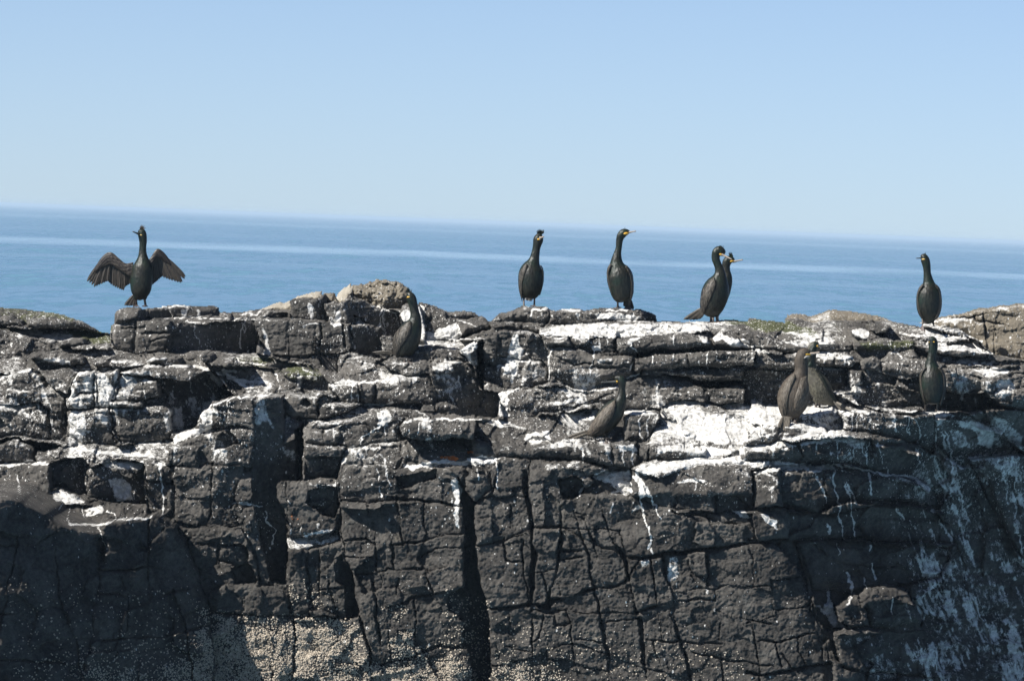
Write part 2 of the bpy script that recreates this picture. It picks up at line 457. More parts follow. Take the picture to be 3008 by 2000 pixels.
# --- middle top: joint-bounded blocks
B('2', 1.95, [(-40, 300), (100, 293), (190, 292), (390, 285), (390, 372), (130, 378), (-40, 360)], sz=1.0, green=.2)
B('2', 1.9, [(170, 352), (240, 306), (372, 306), (368, 362)], sx=1.2, r=.02, bd=.02)
B('2', 1.85, [(598, 212), (640, 172), (655, 212), (700, 330), (692, 388), (620, 378)], sx=1.3, r=.02, bd=.02)
B('2', 1.80, [(386, 214), (600, 208), (628, 378), (386, 366)], r=.035, bd=.04)
B('2', 1.80, [(795, 226), (950, 212), (1015, 252), (1255, 308), (1258, 445), (1180, 508), (1088, 500), (858, 412)], sx=.95, r=.03, bd=.03)
B('2', 1.74, [(648, 230), (800, 226), (852, 330), (855, 412), (740, 408), (685, 335)], r=.035, bd=.04)
B('2', 1.75, [(900, 330), (960, 350), (1060, 440), (1150, 500), (1080, 490), (1000, 440), (905, 400)], sx=.5, sz=1.5, r=.03, bd=.03)
B('2', 1.6, [(1255, 265), (1300, 250), (1445, 243), (1490, 430), (1470, 520), (1390, 510), (1260, 400)], sz=.5, guano=.75)
B('2', 1.72, [(1372, 232), (1478, 255), (1560, 288), (1720, 325), (1868, 338), (1935, 362), (1935, 438), (1710, 505), (1690, 530), (1440, 530), (1440, 420)], sz=.5, r=.06, bd=.08, sub=4)
B('2', 1.65, [(1690, 372), (1930, 360), (1940, 430), (1880, 440), (1700, 480)], sz=.6, r=.06, bd=.09)
B('2', 1.95, [(1580, 292), (1790, 306), (1862, 342), (1760, 362), (1590, 358)], sx=.8, r=.03, bd=.03)
B('2', 1.45, [(122, 372), (222, 360), (440, 368), (640, 383), (862, 412), (858, 622), (800, 640), (590, 640), (592, 420), (585, 640), (220, 642), (156, 560)], sx=-.06, sz=.05, r=.03, bd=.035)
B('2', 1.45, [(220, 635), (600, 632), (860, 618), (775, 640), (764, 775), (700, 785), (600, 742), (555, 705)], sx=-.06, sz=.2, r=.03, bd=.035)
B('2', 1.5, [(856, 428), (960, 408), (1085, 426), (1092, 660), (1000, 660), (930, 630), (850, 620)], sx=1.15, r=.025, bd=.025)
# --- tier-one ledge, left
B('1', .85, [(-260, 610), (200, 555), (600, 498), (930, 500), (1140, 540), (1700, 515), (2000, 545), (2281, 545), (2281, 730), (1900, 690), (1600, 660), (1300, 640), (900, 680), (600, 690), (300, 700), (-260, 710)], sz=2.2, sub=3)
B('1', .8, [(228, 585), (400, 552), (450, 545), (640, 550), (695, 568), (702, 612), (600, 640), (420, 628), (300, 610)], sz=.7, sx=.2, r=.07, bd=.10, guano=.45)
B('1', .82, [(755, 600), (800, 568), (960, 566), (985, 606), (930, 640), (770, 634)], sz=.5, r=.05, bd=.08)
B('1', .82, [(905, 590), (960, 585), (1150, 610), (1190, 640), (1000, 660), (910, 640)], sz=.8, guano=.3)
B('1', .80, [(1215, 600), (1300, 562), (1400, 560), (1500, 578), (1505, 628), (1400, 640), (1216, 628)], sz=.5, sx=.3, r=.05, bd=.08, guano=.25)
B('1', .85, [(1648, 550), (1700, 528), (1790, 548), (1790, 600), (1700, 605)], sz=.4, sx=.9, r=.04, bd=.05)
B('1', .82, [(1740, 610), (1880, 575), (2060, 570), (2281, 575), (2281, 665), (2000, 655), (1800, 650)], sz=1.6, r=.07, bd=.09, green=.3)
B('2', .95, [(-20, 650), (150, 636), (300, 665), (440, 698), (560, 720), (650, 795), (520, 835), (350, 775), (200, 745), (-20, 705)], sz=1.7, green=.5, r=.08, bd=.1)
B('2', 1.1, [(205, 700), (350, 680), (430, 712), (400, 748), (230, 745)], sx=.7, r=.03, bd=.03)
B('2', .9, [(330, 745), (440, 718), (520, 735), (660, 800), (600, 840), (400, 830), (340, 790)], sz=1.3, green=.5, r=.08, bd=.1)
# --- tier two wall, left
B('1', .5, [(-260, 740), (0, 730), (130, 698), (260, 668), (340, 715), (400, 800), (520, 850), (590, 870), (560, 960), (545, 1100), (565, 1295), (430, 1255), (200, 1245), (-260, 1235)], sz=.42, sx=.05, r=.10, bd=.14, sub=4)
B('1', .56, [(330, 690), (420, 680), (580, 660), (640, 712), (600, 800), (560, 860), (480, 850), (400, 790)], sz=1.0, r=.06, bd=.08, guano=.3)
B('1', .5, [(-260, 980), (150, 960), (350, 940), (420, 1000), (430, 1250), (-260, 1240)], sz=.5, sx=.1, r=.08, bd=.12, sub=4)
B('1', .48, [(590, 880), (610, 780), (640, 715), (775, 690), (780, 870), (660, 862), (590, 905)], sz=.1, r=.05, bd=.08)
B('1', .48, [(782, 690), (968, 678), (955, 850), (925, 1000), (800, 1002), (782, 870)], sz=.08, r=.05, bd=.08)
B('1', .46, [(556, 902), (660, 868), (778, 874), (790, 1004), (700, 1012), (556, 1004)], sz=.05, r=.06, bd=.10)
B('1', .44, [(548, 1036), (700, 1018), (915, 1005), (945, 1190), (1000, 1290), (900, 1340), (720, 1300), (550, 1225)], sx=-.05, r=.06, bd=.09, sub=4)
B('1', .52, [(960, 760), (1040, 690), (1250, 735), (1340, 760), (1360, 890), (1200, 930), (935, 930)], sz=.35, r=.05, bd=.08)
B('1', .40, [(928, 940), (1100, 935), (1195, 958), (1198, 1005), (1060, 990), (935, 1000)], sz=.2, r=.04, bd=.08)
B('1', .46, [(930, 1006), (1100, 994), (1340, 985), (1430, 1000), (1455, 1180), (1400, 1300), (1150, 1290), (1010, 1290), (950, 1180)], sz=.1, sx=.05, r=.05, bd=.07, sub=4)
B('1', .55, [(985, 700), (1280, 648), (1600, 640), (1810, 690), (1900, 800), (1995, 870), (1920, 955), (1760, 1080), (1560, 1210), (1450, 1190), (1430, 1000), (1350, 880), (1330, 770), (1120, 720)], sx=.75, sz=.5, r=.05, bd=.07, sub=3.5)
B('1', .52, [(985, 705), (1100, 670), (1300, 650), (1560, 640), (1700, 690), (1580, 760), (1330, 755), (1120, 715)], sz=1.3, r=.05, bd=.05, guano=.3)
B('1', .9, [(1820, 690), (2000, 655), (2281, 650), (2330, 870), (2000, 890), (1900, 800)], sz=1.5, sub=4, guano=.2)
B('1', 1.1, [(-260, 1225), (200, 1240), (430, 1252), (600, 1310), (570, 1360), (300, 1360), (-260, 1360)], r=.02, bd=.02)
B('1', .2, [(290, 1350), (600, 1320), (720, 1300), (1000, 1310), (1460, 1245), (1770, 1070), (1800, 1200), (1500, 1270), (1420, 1440), (1250, 1470), (1000, 1420), (800, 1450), (550, 1420), (300, 1440)], sz=1.5, guano=.45, sub=4)
B('1', .2, [(1440, 1250), (1560, 1185), (1720, 1150), (1770, 1065), (1800, 1130), (1780, 1200), (1600, 1260), (1460, 1300)], sz=1.5, guano=.8)
B('1', .05, [(-260, 1310), (0, 1300), (150, 1272), (262, 1300), (308, 1442), (200, 1460), (-260, 1460)], sx=.8, sz=.2, r=.06, bd=.09)
B('5', .2, [(335, 30), (480, -10), (600, -20), (650, 30), (640, 240), (560, 285), (420, 205), (365, 215), (330, 120)], sx=.8, sz=.15, r=.09, bd=.12, sub=3)
B('5', .12, [(600, 110), (640, 50), (735, 20), (900, 0), (1032, 0), (1045, 310), (930, 325), (720, 280), (610, 240), (590, 170)], sx=.8, sz=.2, r=.08, bd=.10, sub=4)
B('5', -.1, [(-200, 45), (0, 38), (200, 25), (342, 40), (360, 180), (384, 330), (370, 400), (-200, 420)], sx=-.15, sz=.35, r=.03, bd=.04, guano=.2)
B('5', -.12, [(365, 232), (450, 212), (560, 258), (620, 285), (650, 320), (400, 330)], sz=1.4, r=.05, bd=.06, guano=.6)
B('5', -.18, [(395, 305), (600, 330), (740, 318), (900, 320), (1050, 340), (1090, 390), (1000, 430), (800, 470), (650, 520), (500, 520), (385, 470)], sz=.6, guano=.3, r=.05, bd=.06, sub=6)
# --- pillar with dark flank
B('5', .12, [(1030, 32), (1220, 45), (1240, 410), (1100, 420), (1045, 400), (1025, 160)], r=.04, bd=.06, sub=5)
B('5', .06, [(1215, 40), (1480, 28), (1725, 25), (1700, 120), (1640, 330), (1720, 470), (1560, 500), (1250, 480), (1240, 400)], r=.04, bd=.06, sub=4.5)
B('5', .0, [(1250, 470), (1560, 480), (1760, 520), (1800, 640), (1840, 860), (1860, 930), (1560, 1090), (1450, 1010), (1400, 880), (1390, 770), (1300, 560)], r=.04, bd=.06, sub=5.5)
B('5', -.02, [(1640, 330), (1860, 330), (1900, 480), (1960, 620), (1940, 900), (1840, 900), (1780, 620), (1700, 470)], sx=.2, r=.04, bd=.06, sub=5)
B('5', -.02, [(1540, 600), (1700, 590), (1760, 640), (1740, 760), (1640, 740), (1540, 720)], sx=.2, r=.07, bd=.10)
B('5', .05, [(1640, 760), (1760, 720), (1830, 860), (1800, 900), (1660, 880)], sx=1.1, r=.04, bd=.05)
B('5', -.02, [(1430, 990), (1560, 880), (1900, 900), (2060, 960), (2080, 1100), (1900, 1110), (1560, 1110)], r=.05, bd=.07, sub=6)
B('N', .3, [(620, 1178), (700, 1162), (800, 1158), (815, 1180), (740, 1215), (700, 1260), (625, 1255), (560, 1290), (575, 1240)], sz=.4, r=.05, bd=.06)
B('N', .12, [(618, 1185), (640, 1178), (690, 1168), (748, 1172), (748, 1262), (700, 1250), (640, 1250)], r=.03, bd=.05, sub=4)
B('N', .08, [(495, 1310), (560, 1285), (700, 1255), (750, 1260), (750, 1372), (700, 1365), (620, 1368), (490, 1362)], sz=.25, r=.05, bd=.06, sub=4)
B('N', .22, [(640, 1280), (672, 1254), (700, 1285), (708, 1300), (660, 1318), (632, 1322)], sx=.6, r=.04, bd=.05)
B('N', .14, [(742, 1178), (790, 1164), (828, 1165), (838, 1208), (836, 1300), (880, 1285), (893, 1400), (880, 1420), (845, 1490), (846, 1720), (795, 1705), (745, 1480), (735, 1380), (748, 1290)], sx=1.15, r=.03, bd=.03)
B('N', 1.0, [(872, 1255), (895, 1240), (898, 1412), (876, 1422)], sx=1.0, r=.01, bd=.01)
# --- middle tiers
B('2', .85, [(590, 740), (765, 768), (850, 618), (960, 638), (1110, 698), (1245, 780), (1150, 825), (1050, 870), (700, 870), (640, 800)], sz=1.6, guano=.22, sub=3.5)
B('2', 1.25, [(1086, 500), (1190, 505), (1196, 640), (1110, 700), (1086, 650)], r=.03, bd=.04)
B('2', 1.2, [(1190, 540), (1540, 520), (1700, 518), (1884, 518), (1884, 545), (1700, 590), (1400, 610), (1195, 640)], sz=3.0, guano=.7)
B('2', 1.05, [(1195, 620), (1370, 560), (1520, 556), (1600, 566), (1740, 648), (1775, 700), (1480, 705), (1195, 700)], sz=1.2, sx=.1, r=.07, bd=.09)
B('2', 2.0, [(1832, 528), (1884, 524), (1890, 905), (1838, 840)], sx=.6, r=.01, bd=.01)
B('2', 1.0, [(1700, 600), (1780, 540), (1832, 530), (1840, 725), (1790, 710), (1740, 650)], sx=.1, r=.03, bd=.04, guano=.55)
B('2', .85, [(1095, 700), (1200, 692), (1330, 688), (1475, 698), (1475, 785), (1380, 792), (1250, 790), (1150, 745)], sz=.7, r=.05, bd=.06)
B('2', .9, [(1470, 720), (1500, 700), (1690, 690), (1800, 720), (1845, 840), (1860, 1115), (1680, 1090), (1590, 1080), (1505, 1000), (1480, 860)], sx=.9, r=.04, bd=.05, sub=4)
B('2', .82, [(1462, 700), (1600, 683), (1685, 690), (1668, 768), (1500, 765)], sz=1.6, sx=.4, guano=.5)
B('2', .72, [(1035, 865), (1190, 798), (1380, 788), (1480, 800), (1515, 900), (1510, 1010), (1300, 1000), (1030, 1000)], sz=.35, sx=.15, r=.07, bd=.10, sub=3)
B('2', .72, [(676, 885), (800, 862), (1055, 862), (1035, 1000), (830, 1005), (690, 915)], sz=.15, r=.04, bd=.06, sub=4)
B('2', .75, [(1500, 990), (1600, 1000), (1690, 1060), (1660, 1100), (1500, 1080)], sz=.3, r=.05, bd=.08)
B('3', 1.15, [(-54, 776), (185, 776), (165, 990), (3, 995)], sx=1.1, r=.02, bd=.02)
B('2', .5, [(345, 960), (450, 945), (620, 930), (745, 955), (650, 1020), (600, 1115), (410, 1105), (355, 1060)], sz=.3, r=.05, bd=.07)
B('2', .6, [(485, 975), (520, 955), (552, 1000), (530, 1035), (470, 1020)], sx=.55, r=.05, bd=.06)
B('2', .56, [(605, 985), (650, 945), (740, 965), (660, 1020), (605, 1100), (592, 1050)], sx=.6, r=.05, bd=.05)
B('2', .45, [(620, 1040), (650, 1010), (760, 988), (960, 1020), (880, 1055), (700, 1115), (600, 1118)], sz=.6, sx=.2, r=.05, bd=.07)
B('2', .38, [(530, 1145), (700, 1105), (960, 1030), (1200, 1018), (1290, 1050), (1500, 1080), (1880, 1118), (2151, 1136), (2113, 1210), (1600, 1175), (1250, 1150), (1050, 1120), (1000, 1165), (780, 1180), (540, 1185)], sz=2.0, guano=.3, sub=4)
B('2', .2, [(495, 1185), (560, 1138), (780, 1152), (1000, 1110), (1060, 1075), (1200, 1075), (1262, 1130), (1230, 1200), (1245, 1290), (950, 1345), (820, 1330), (500, 1310)], sz=.35, sx=.12, r=.05, bd=.07, sub=3.5)
B('2', .18, [(500, 1318), (650, 1325), (830, 1335), (800, 1410), (515, 1420)], r=.04, bd=.05)
B('2', .22, [(515, 1425), (640, 1400), (800, 1410), (790, 1500), (770, 1580), (515, 1590)], sx=.5, sz=-.2, r=.06, bd=.07, sub=4)
B('2', .12, [(800, 1360), (950, 1330), (1240, 1290), (1260, 1400), (1240, 1500), (1000, 1580), (770, 1580), (790, 1450)], sz=.4, r=.05, bd=.08, sub=5, guano=.2)
B('2', .1, [(1238, 1280), (1500, 1270), (2078, 1250), (2073, 1430), (1900, 1445), (1400, 1475), (1245, 1420)], sz=1.3, sub=3)
B('2', .0, [(1235, 1195), (1275, 1148), (1500, 1140), (1800, 1160), (2151, 1185), (2129, 1248), (1900, 1268), (1600, 1285), (1400, 1282), (1260, 1255)], sz=.35, r=.075, bd=.13)
# --- right centre: slabs
B('3', 1.5, [(95, 248), (180, 188), (250, 140), (250, 245)], sz=1.2, guano=.55)
B('3', 1.75, [(1205, 148), (1320, 160), (1388, 200), (1385, 245), (1290, 245)], sx=.9, r=.04, bd=.06)
B('3', 1.5, [(180, 200), (250, 140), (330, 125), (440, 128), (560, 148), (620, 160), (565, 245), (440, 255), (200, 240)], sz=.45, r=.06, bd=.11)
B('3', 1.48, [(562, 160), (640, 148), (850, 138), (1050, 136), (1200, 148), (1295, 185), (1305, 245), (1050, 255), (800, 266), (558, 258)], sz=.5, r=.06, bd=.11, guano=.25)
B('3', 1.6, [(1380, 240), (1600, 228), (1800, 235), (2000, 240), (2140, 262), (2120, 330), (1800, 310), (1390, 290)], sz=3.0, guano=.4, green=.2)
B('3', 1.42, [(95, 258), (300, 262), (362, 275), (330, 325), (200, 315), (110, 295)], sz=.2, r=.04, bd=.07)
B('3', 1.42, [(335, 290), (345, 276), (500, 272), (495, 335), (340, 325)], sz=.2, r=.04, bd=.07)
B('3', 1.12, [(485, 285), (800, 264), (1060, 252), (1400, 250), (1765, 278), (1810, 320), (1620, 350), (1510, 365), (1400, 365), (1200, 375), (1000, 385), (860, 385), (700, 375), (490, 350)], sz=2.0, guano=.8, sub=3)
B('3', 1.15, [(48, 345), (200, 325), (335, 330), (485, 345), (530, 425), (600, 445), (575, 640), (560, 700), (350, 745), (250, 758), (55, 705)], sz=.06, r=.05, bd=.06, sub=2.5)
B('3', 1.05, [(385, 352), (445, 340), (450, 400), (388, 415)], sx=.4, r=.04, bd=.06)
B('3', 1.05, [(355, 605), (400, 555), (500, 535), (545, 600), (542, 700), (440, 755), (350, 735)], sx=.55, sz=.2, r=.06, bd=.09)
B('3', 1.1, [(495, 345), (720, 370), (900, 368), (1065, 378), (1085, 520), (900, 520), (740, 440), (700, 380), (560, 440), (520, 420)], sz=.1, r=.05, bd=.08, sub=3)
B('3', 1.02, [(525, 400), (600, 395), (705, 370), (740, 436), (640, 442), (525, 436)], sz=.3, r=.04, bd=.07)
B('3', .98, [(555, 470), (720, 440), (900, 492), (1180, 512), (1212, 600), (1195, 660), (1050, 695), (980, 745), (850, 775), (720, 745), (620, 695), (548, 645)], sz=.1, r=.12, bd=.16)
B('3', .98, [(900, 500), (1060, 515), (1190, 512), (1215, 600), (1000, 608), (900, 600)], sz=.1, sx=.1, r=.05, bd=.08)
B('3', 1.6, [(1220, 480), (1500, 455), (1800, 455), (2274, 470), (2274, 520), (1800, 500), (1500, 520), (1220, 540)], r=.01, bd=.01)
B('3', 1.02, [(1082, 395), (1200, 360), (1400, 348), (1620, 338), (1780, 380), (1800, 440), (1640, 455), (1400, 455), (1200, 500), (1085, 502)], sz=.3, r=.06, bd=.11, guano=.2)
B('3', 1.05, [(1805, 395), (1850, 343), (1950, 350), (2125, 388), (2125, 472), (1960, 455), (1820, 435)], sz=.4, r=.06, bd=.11, guano=.45)
B('3', .96, [(1215, 525), (1500, 488), (1800, 478), (2254, 480), (2363, 480), (2363, 600), (1700, 590), (1480, 608), (1280, 608), (1240, 645), (1212, 615)], sz=.15, r=.05, bd=.09, sub=2.5)
B('3', 1.8, [(1400, 640), (1560, 650), (1800, 700), (2295, 705), (2295, 770), (1780, 770), (1600, 700)], r=.01, bd=.01)
B('3', 1.0, [(1275, 605), (1500, 612), (1800, 596), (2267, 596), (2267, 722), (1800, 715), (1700, 712), (1560, 665), (1400, 640)], sz=.12, r=.05, bd=.09, sub=2.5)
B('3', .85, [(1135, 700), (1200, 662), (1300, 648), (1480, 668), (1620, 700), (1790, 800), (1770, 880), (1500, 890), (1400, 930), (1150, 930), (900, 870), (870, 830), (1050, 770)], sz=.75, r=.08, bd=.10, sub=2.5)
B('3', .95, [(1770, 770), (2187, 740), (2296, 740), (2296, 880), (1780, 880)], sz=.4, r=.05, bd=.08, sub=3)
B('3', .82, [(165, 790), (500, 748), (620, 738), (850, 788), (1080, 738), (1090, 770), (900, 870), (680, 930), (500, 950), (400, 1010), (220, 1000)], sz=.6, r=.06, bd=.07, sub=2.5)
B('3', .40, [(2, 1000), (220, 985), (400, 990), (680, 930), (900, 915), (1150, 895), (1400, 915), (1430, 990), (1340, 1180), (1150, 1195), (800, 1210), (500, 1215), (150, 1205), (-21, 1130)], sz=1.5, guano=.38, sub=3)
B('3', .42, [(1125, 960), (1180, 935), (1280, 925), (1400, 950), (1435, 990), (1365, 1080), (1300, 1170), (1130, 1170)], sz=.35, sx=.35, r=.06, bd=.09, guano=.3)
B('3', .15, [(1200, 1200), (1330, 1180), (1380, 1050), (1430, 890), (1600, 855), (1900, 872), (2265, 895), (2265, 1295), (1700, 1295), (1300, 1330)], sz=1.7, guano=.72, sub=3, rough=1.3)
B('3', .15, [(1235, 1230), (1320, 1195), (1560, 1210), (1760, 1240), (1760, 1290), (1560, 1300), (1300, 1325), (1240, 1290)], sz=.35, r=.06, bd=.11, guano=.4)
B('3', .08, [(-32, 1140), (200, 1185), (600, 1200), (1000, 1190), (1062, 1195), (1052, 1352), (820, 1318), (560, 1285), (420, 1300), (180, 1295), (-20, 1292)], sz=.4, r=.06, bd=.12)
B('3', .1, [(1056, 1188), (1220, 1178), (1245, 1335), (1180, 1375), (1056, 1345)], sx=.35, sz=.15, r=.03, bd=.05, guano=.45)
B('3', .05, [(840, 1440), (1000, 1380), (1180, 1360), (1230, 1400), (1230, 1590), (830, 1590)], sz=.7, sx=.3, guano=.35, sub=4)
B('3', -.02, [(-39, 1290), (170, 1290), (420, 1305), (800, 1320), (1010, 1375), (850, 1445), (700, 1450), (600, 1590), (-2, 1590)], sz=.35, r=.04, bd=.06, sub=3)
B('3', -.1, [(1185, 1385), (1300, 1325), (1700, 1288), (2262, 1280), (2262, 1590), (1190, 1590)], sz=.7, sub=2.5, r=.05, bd=.07, guano=.15)
B('3', -.1, [(1185, 1385), (1300, 1325), (1700, 1288), (2199, 1280), (2199, 1350), (1700, 1355), (1500, 1410), (1400, 1445), (1250, 1410)], sz=1.5, guano=.85)
# --- right: slabs behind the birds
B('4', 1.35, [(4, 215), (100, 232), (400, 248), (700, 248), (1200, 245), (1350, 298), (1450, 318), (1720, 385), (1900, 490), (1500, 440), (1000, 400), (600, 410), (300, 400), (-10, 320)], sz=2.2, green=.32, sub=3, guano=.12)
B('4', 1.3, [(940, 275), (1000, 262), (1090, 280), (1085, 330), (1000, 345), (938, 315)], sz=1.0, r=.05, bd=.06, tan=.4)
B('4', 1.32, [(775, 310), (860, 298), (980, 338), (1025, 385), (880, 390), (800, 355)], sz=1.0, r=.04, bd=.06, guano=.6)
B('4', 1.3, [(1240, 330), (1400, 310), (1480, 330), (1700, 385), (1700, 410), (1500, 410), (1300, 400), (1240, 370)], sz=1.5, r=.05, bd=.05, guano=.3)
B('4', 1.15, [(-86, 325), (100, 330), (200, 368), (420, 410), (475, 460), (350, 478), (160, 470), (-56, 430)], sz=.6, r=.05, bd=.09, guano=.3)
B('4', 1.15, [(475, 425), (640, 400), (800, 398), (812, 470), (660, 475), (490, 475)], sz=.2, sx=.4, r=.04, bd=.07, green=.25)
B('4', 1.15, [(815, 402), (1000, 388), (1290, 388), (1310, 470), (1000, 482), (815, 468)], sz=.3, sx=.15, r=.05, bd=.09, green=.4)
B('4', 1.12, [(1285, 402), (1500, 410), (1700, 455), (1890, 500), (1700, 516), (1460, 492), (1300, 460)], sz=.6, r=.05, bd=.09, guano=.2)
B('4', 1.2, [(1280, 480), (1460, 492), (1760, 520), (2060, 560), (2460, 560), (2460, 600), (1500, 580), (1300, 545)], sz=2.0, guano=.45, green=.2)
B('4', 1.0, [(49, 460), (160, 508), (400, 478), (660, 508), (662, 585), (450, 595), (35, 605)], sz=.5, r=.05, bd=.09, guano=.3)
B('4', 1.0, [(655, 512), (700, 500), (785, 500), (865, 560), (785, 595), (660, 588)], sz=.25, r=.04, bd=.06, guano=.35)
B('4', .95, [(855, 565), (960, 528), (1022, 570), (1015, 625), (880, 605)], sz=.25, sx=.5, r=.04, bd=.07)
B('4', .95, [(1025, 585), (1150, 538), (1330, 548), (1510, 568), (1485, 660), (1300, 668), (1040, 628)], sz=.3, sx=.15, r=.05, bd=.08, guano=.15)
B('4', 1.0, [(1490, 590), (1560, 570), (1750, 610), (2160, 600), (2460, 600), (2460, 660), (1900, 665), (1780, 692), (1650, 625), (1500, 610)], sz=1.6, guano=.55)
B('4', 1.25, [(-44, 605), (350, 610), (500, 630), (640, 790), (800, 880), (860, 895), (500, 905), (-57, 900)], sz=.25, r=.04, bd=.05, sub=3)
B('4', 1.05, [(480, 602), (780, 595), (795, 760), (790, 780), (640, 772), (540, 700)], sx=.6, r=.04, bd=.05, guano=.12)
B('4', .98, [(780, 614), (885, 620), (872, 735), (785, 745)], r=.03, bd=.05)
B('4', 1.02, [(875, 622), (1000, 640), (1150, 682), (1130, 725), (1000, 728), (875, 735)], sx=.6, r=.04, bd=.06)
B('4', 1.0, [(785, 748), (1000, 708), (1160, 738), (1310, 800), (1320, 905), (850, 900), (800, 840)], sx=.3, sz=.15, r=.04, bd=.06, sub=4)
B('4', .98, [(1495, 605), (1660, 622), (1785, 692), (1795, 782), (1640, 805), (1500, 765)], sx=.35, r=.05, bd=.07)
B('4', 1.2, [(1140, 690), (1320, 660), (1500, 760), (1640, 800), (1800, 790), (1990, 905), (1980, 935), (1300, 935), (1310, 800)], sx=.4, r=.03, bd=.04, sub=4)
B('4', .85, [(1780, 695), (1900, 655), (2160, 635), (2460, 640), (2460, 900), (2160, 925), (1990, 905), (1870, 835), (1790, 785)], sx=.35, sz=.4, r=.05, bd=.07, sub=4, guano=.28)
B('4', .8, [(1820, 810), (1950, 760), (2160, 770), (2460, 770), (2460, 930), (1960, 915), (1880, 850)], sx=.1, sz=.7, r=.06, bd=.08, sub=4, guano=.3)
# --- right: the white ledge and its front
B('4', .5, [(22, 890), (250, 900), (600, 905), (800, 893), (1100, 938), (1500, 940), (1560, 966), (1900, 940), (2160, 918), (2460, 915), (2460, 1010), (1700, 1030), (1500, 1010), (1300, 980), (700, 985), (23, 1040)], sz=2.6, guano=.75)
B('4', .42, [(1840, 945), (2160, 925), (2460, 920), (2460, 1300), (2160, 1220), (2000, 1160), (1880, 1070)], sx=.35, sz=.3, r=.08, bd=.10, guano=.35, sub=3)
B('4', .48, [(380, 965), (640, 925), (725, 975), (745, 1090), (600, 1105), (400, 1060)], sx=.75, sz=.2, r=.05, bd=.07, guano=.42)
B('4', .42, [(715, 975), (800, 940), (1100, 946), (1290, 978), (1315, 1100), (1275, 1190), (1000, 1118), (850, 1095), (735, 1070)], sx=.1, sz=.12, r=.05, bd=.07, guano=.12)
B('4', .42, [(1265, 980), (1400, 962), (1560, 978), (1565, 1015), (1435, 1200), (1445, 1270), (1300, 1200)], sx=.85, r=.05, bd=.07)
B('4', .35, [(1400, 950), (1600, 985), (1850, 1045), (1910, 1100), (2050, 1200), (2160, 1300), (2460, 1500), (2460, 1700), (1900, 1700), (1700, 1420), (1500, 1260), (1430, 1160)], sx=.15, sz=.30, r=.07, bd=.09, guano=.42, sub=3)
B('4', .15, [(-12, 1090), (200, 1000), (400, 1038), (560, 1055), (610, 1115), (400, 1140), (250, 1170), (-20, 1215)], sz=.9, r=.08, bd=.10, sx=.15, guano=.25)
B('4', .05, [(-36, 1205), (340, 1158), (520, 1108), (740, 1090), (920, 1115), (955, 1200), (1180, 1200), (1310, 1260), (1370, 1440), (1000, 1410), (800, 1350), (500, 1330), (250, 1320), (-63, 1320)], sx=.12, sz=.5, r=.10, bd=.20, guano=.3, sub=3.5)
B('4', .3, [(960, 1180), (1290, 1190), (1440, 1270), (1560, 1430), (1650, 1700), (1400, 1700), (1360, 1480), (1000, 1400)], sx=.3, r=.03, bd=.03, guano=.15)
B('8', -.02, [(23, 65), (200, 50), (440, 30), (600, 30), (860, 75), (1130, 122), (1230, 148), (1295, 210), (1305, 335), (900, 310), (700, 300), (500, 385), (260, 355), (23, 350)], sx=.12, sz=.42, r=.11, bd=.24, guano=.25, sub=3.5)
B('8', -.08, [(36, 80), (230, 60), (240, 340), (36, 350)], sz=.6, r=.05, bd=.07, sub=4)
B('8', .15, [(1300, 200), (1480, 100), (1600, 20), (1800, -10), (2500, -60), (2500, 1800), (1250, 1800), (1150, 1300), (1150, 1100), (1180, 980), (1350, 850), (1480, 620), (1400, 430)], sx=.06, sz=.14, r=.04, bd=.05, guano=.40, sub=2.2)
B('8', .22, [(1560, 20), (1700, 140), (1780, 350), (1840, 500), (1900, 700), (2100, 900), (2500, 900), (2500, -60), (1700, -20)], sx=.1, r=.05, bd=.07, guano=.42, sub=2.5)
B('8', .0, [(250, 370), (560, 385), (900, 312), (1310, 342), (1410, 450), (1500, 585), (1200, 590), (700, 572), (250, 570)], sx=.18, sz=.2, r=.06, bd=.09, sub=3)
B('8', -.1, [(-53, 365), (270, 362), (300, 480), (280, 565), (-53, 572)], sx=.1, sz=.25, r=.06, bd=.08)
B('8', .05, [(330, 575), (700, 578), (1200, 600), (1440, 610), (1420, 710), (1350, 840), (1100, 900), (800, 920), (600, 935), (500, 1000), (440, 900), (400, 780)], sx=.12, r=.06, bd=.09, sub=2.5)
B('8', .05, [(440, 910), (620, 930), (780, 930), (730, 1000), (660, 1080), (700, 1200), (560, 1210), (500, 1120), (470, 1040)], sx=.45, r=.04, bd=.06, sub=5, guano=.15)
B('8', .0, [(560, 1210), (900, 1180), (1200, 1100), (1300, 1250), (1450, 1800), (600, 1800), (620, 1400)], sx=.1, r=.05, bd=.07, guano=.25, sub=4)
B('8', -.42, [(640, 1060), (720, 958), (780, 955), (835, 1080), (860, 1175), (720, 1200), (650, 1160)], sx=-.2, sz=.25, r=.05, bd=.07, sub=7)
B('8', -.36, [(765, 965), (830, 922), (1030, 912), (1125, 950), (1195, 1050), (1215, 1165), (1000, 1195), (850, 1185), (835, 1080)], sx=.3, sz=.12, r=.12, bd=.24, guano=.12)
B('8', -.38, [(620, 1230), (720, 1205), (860, 1185), (955, 1250), (935, 1350), (835, 1405), (800, 1510), (660, 1450), (635, 1330)], sx=.12, sz=.35, r=.05, bd=.07, sub=6)
B('8', -.3, [(600, 1420), (700, 1450), (820, 1500), (830, 1800), (600, 1800)], sx=.1, r=.05, bd=.06)
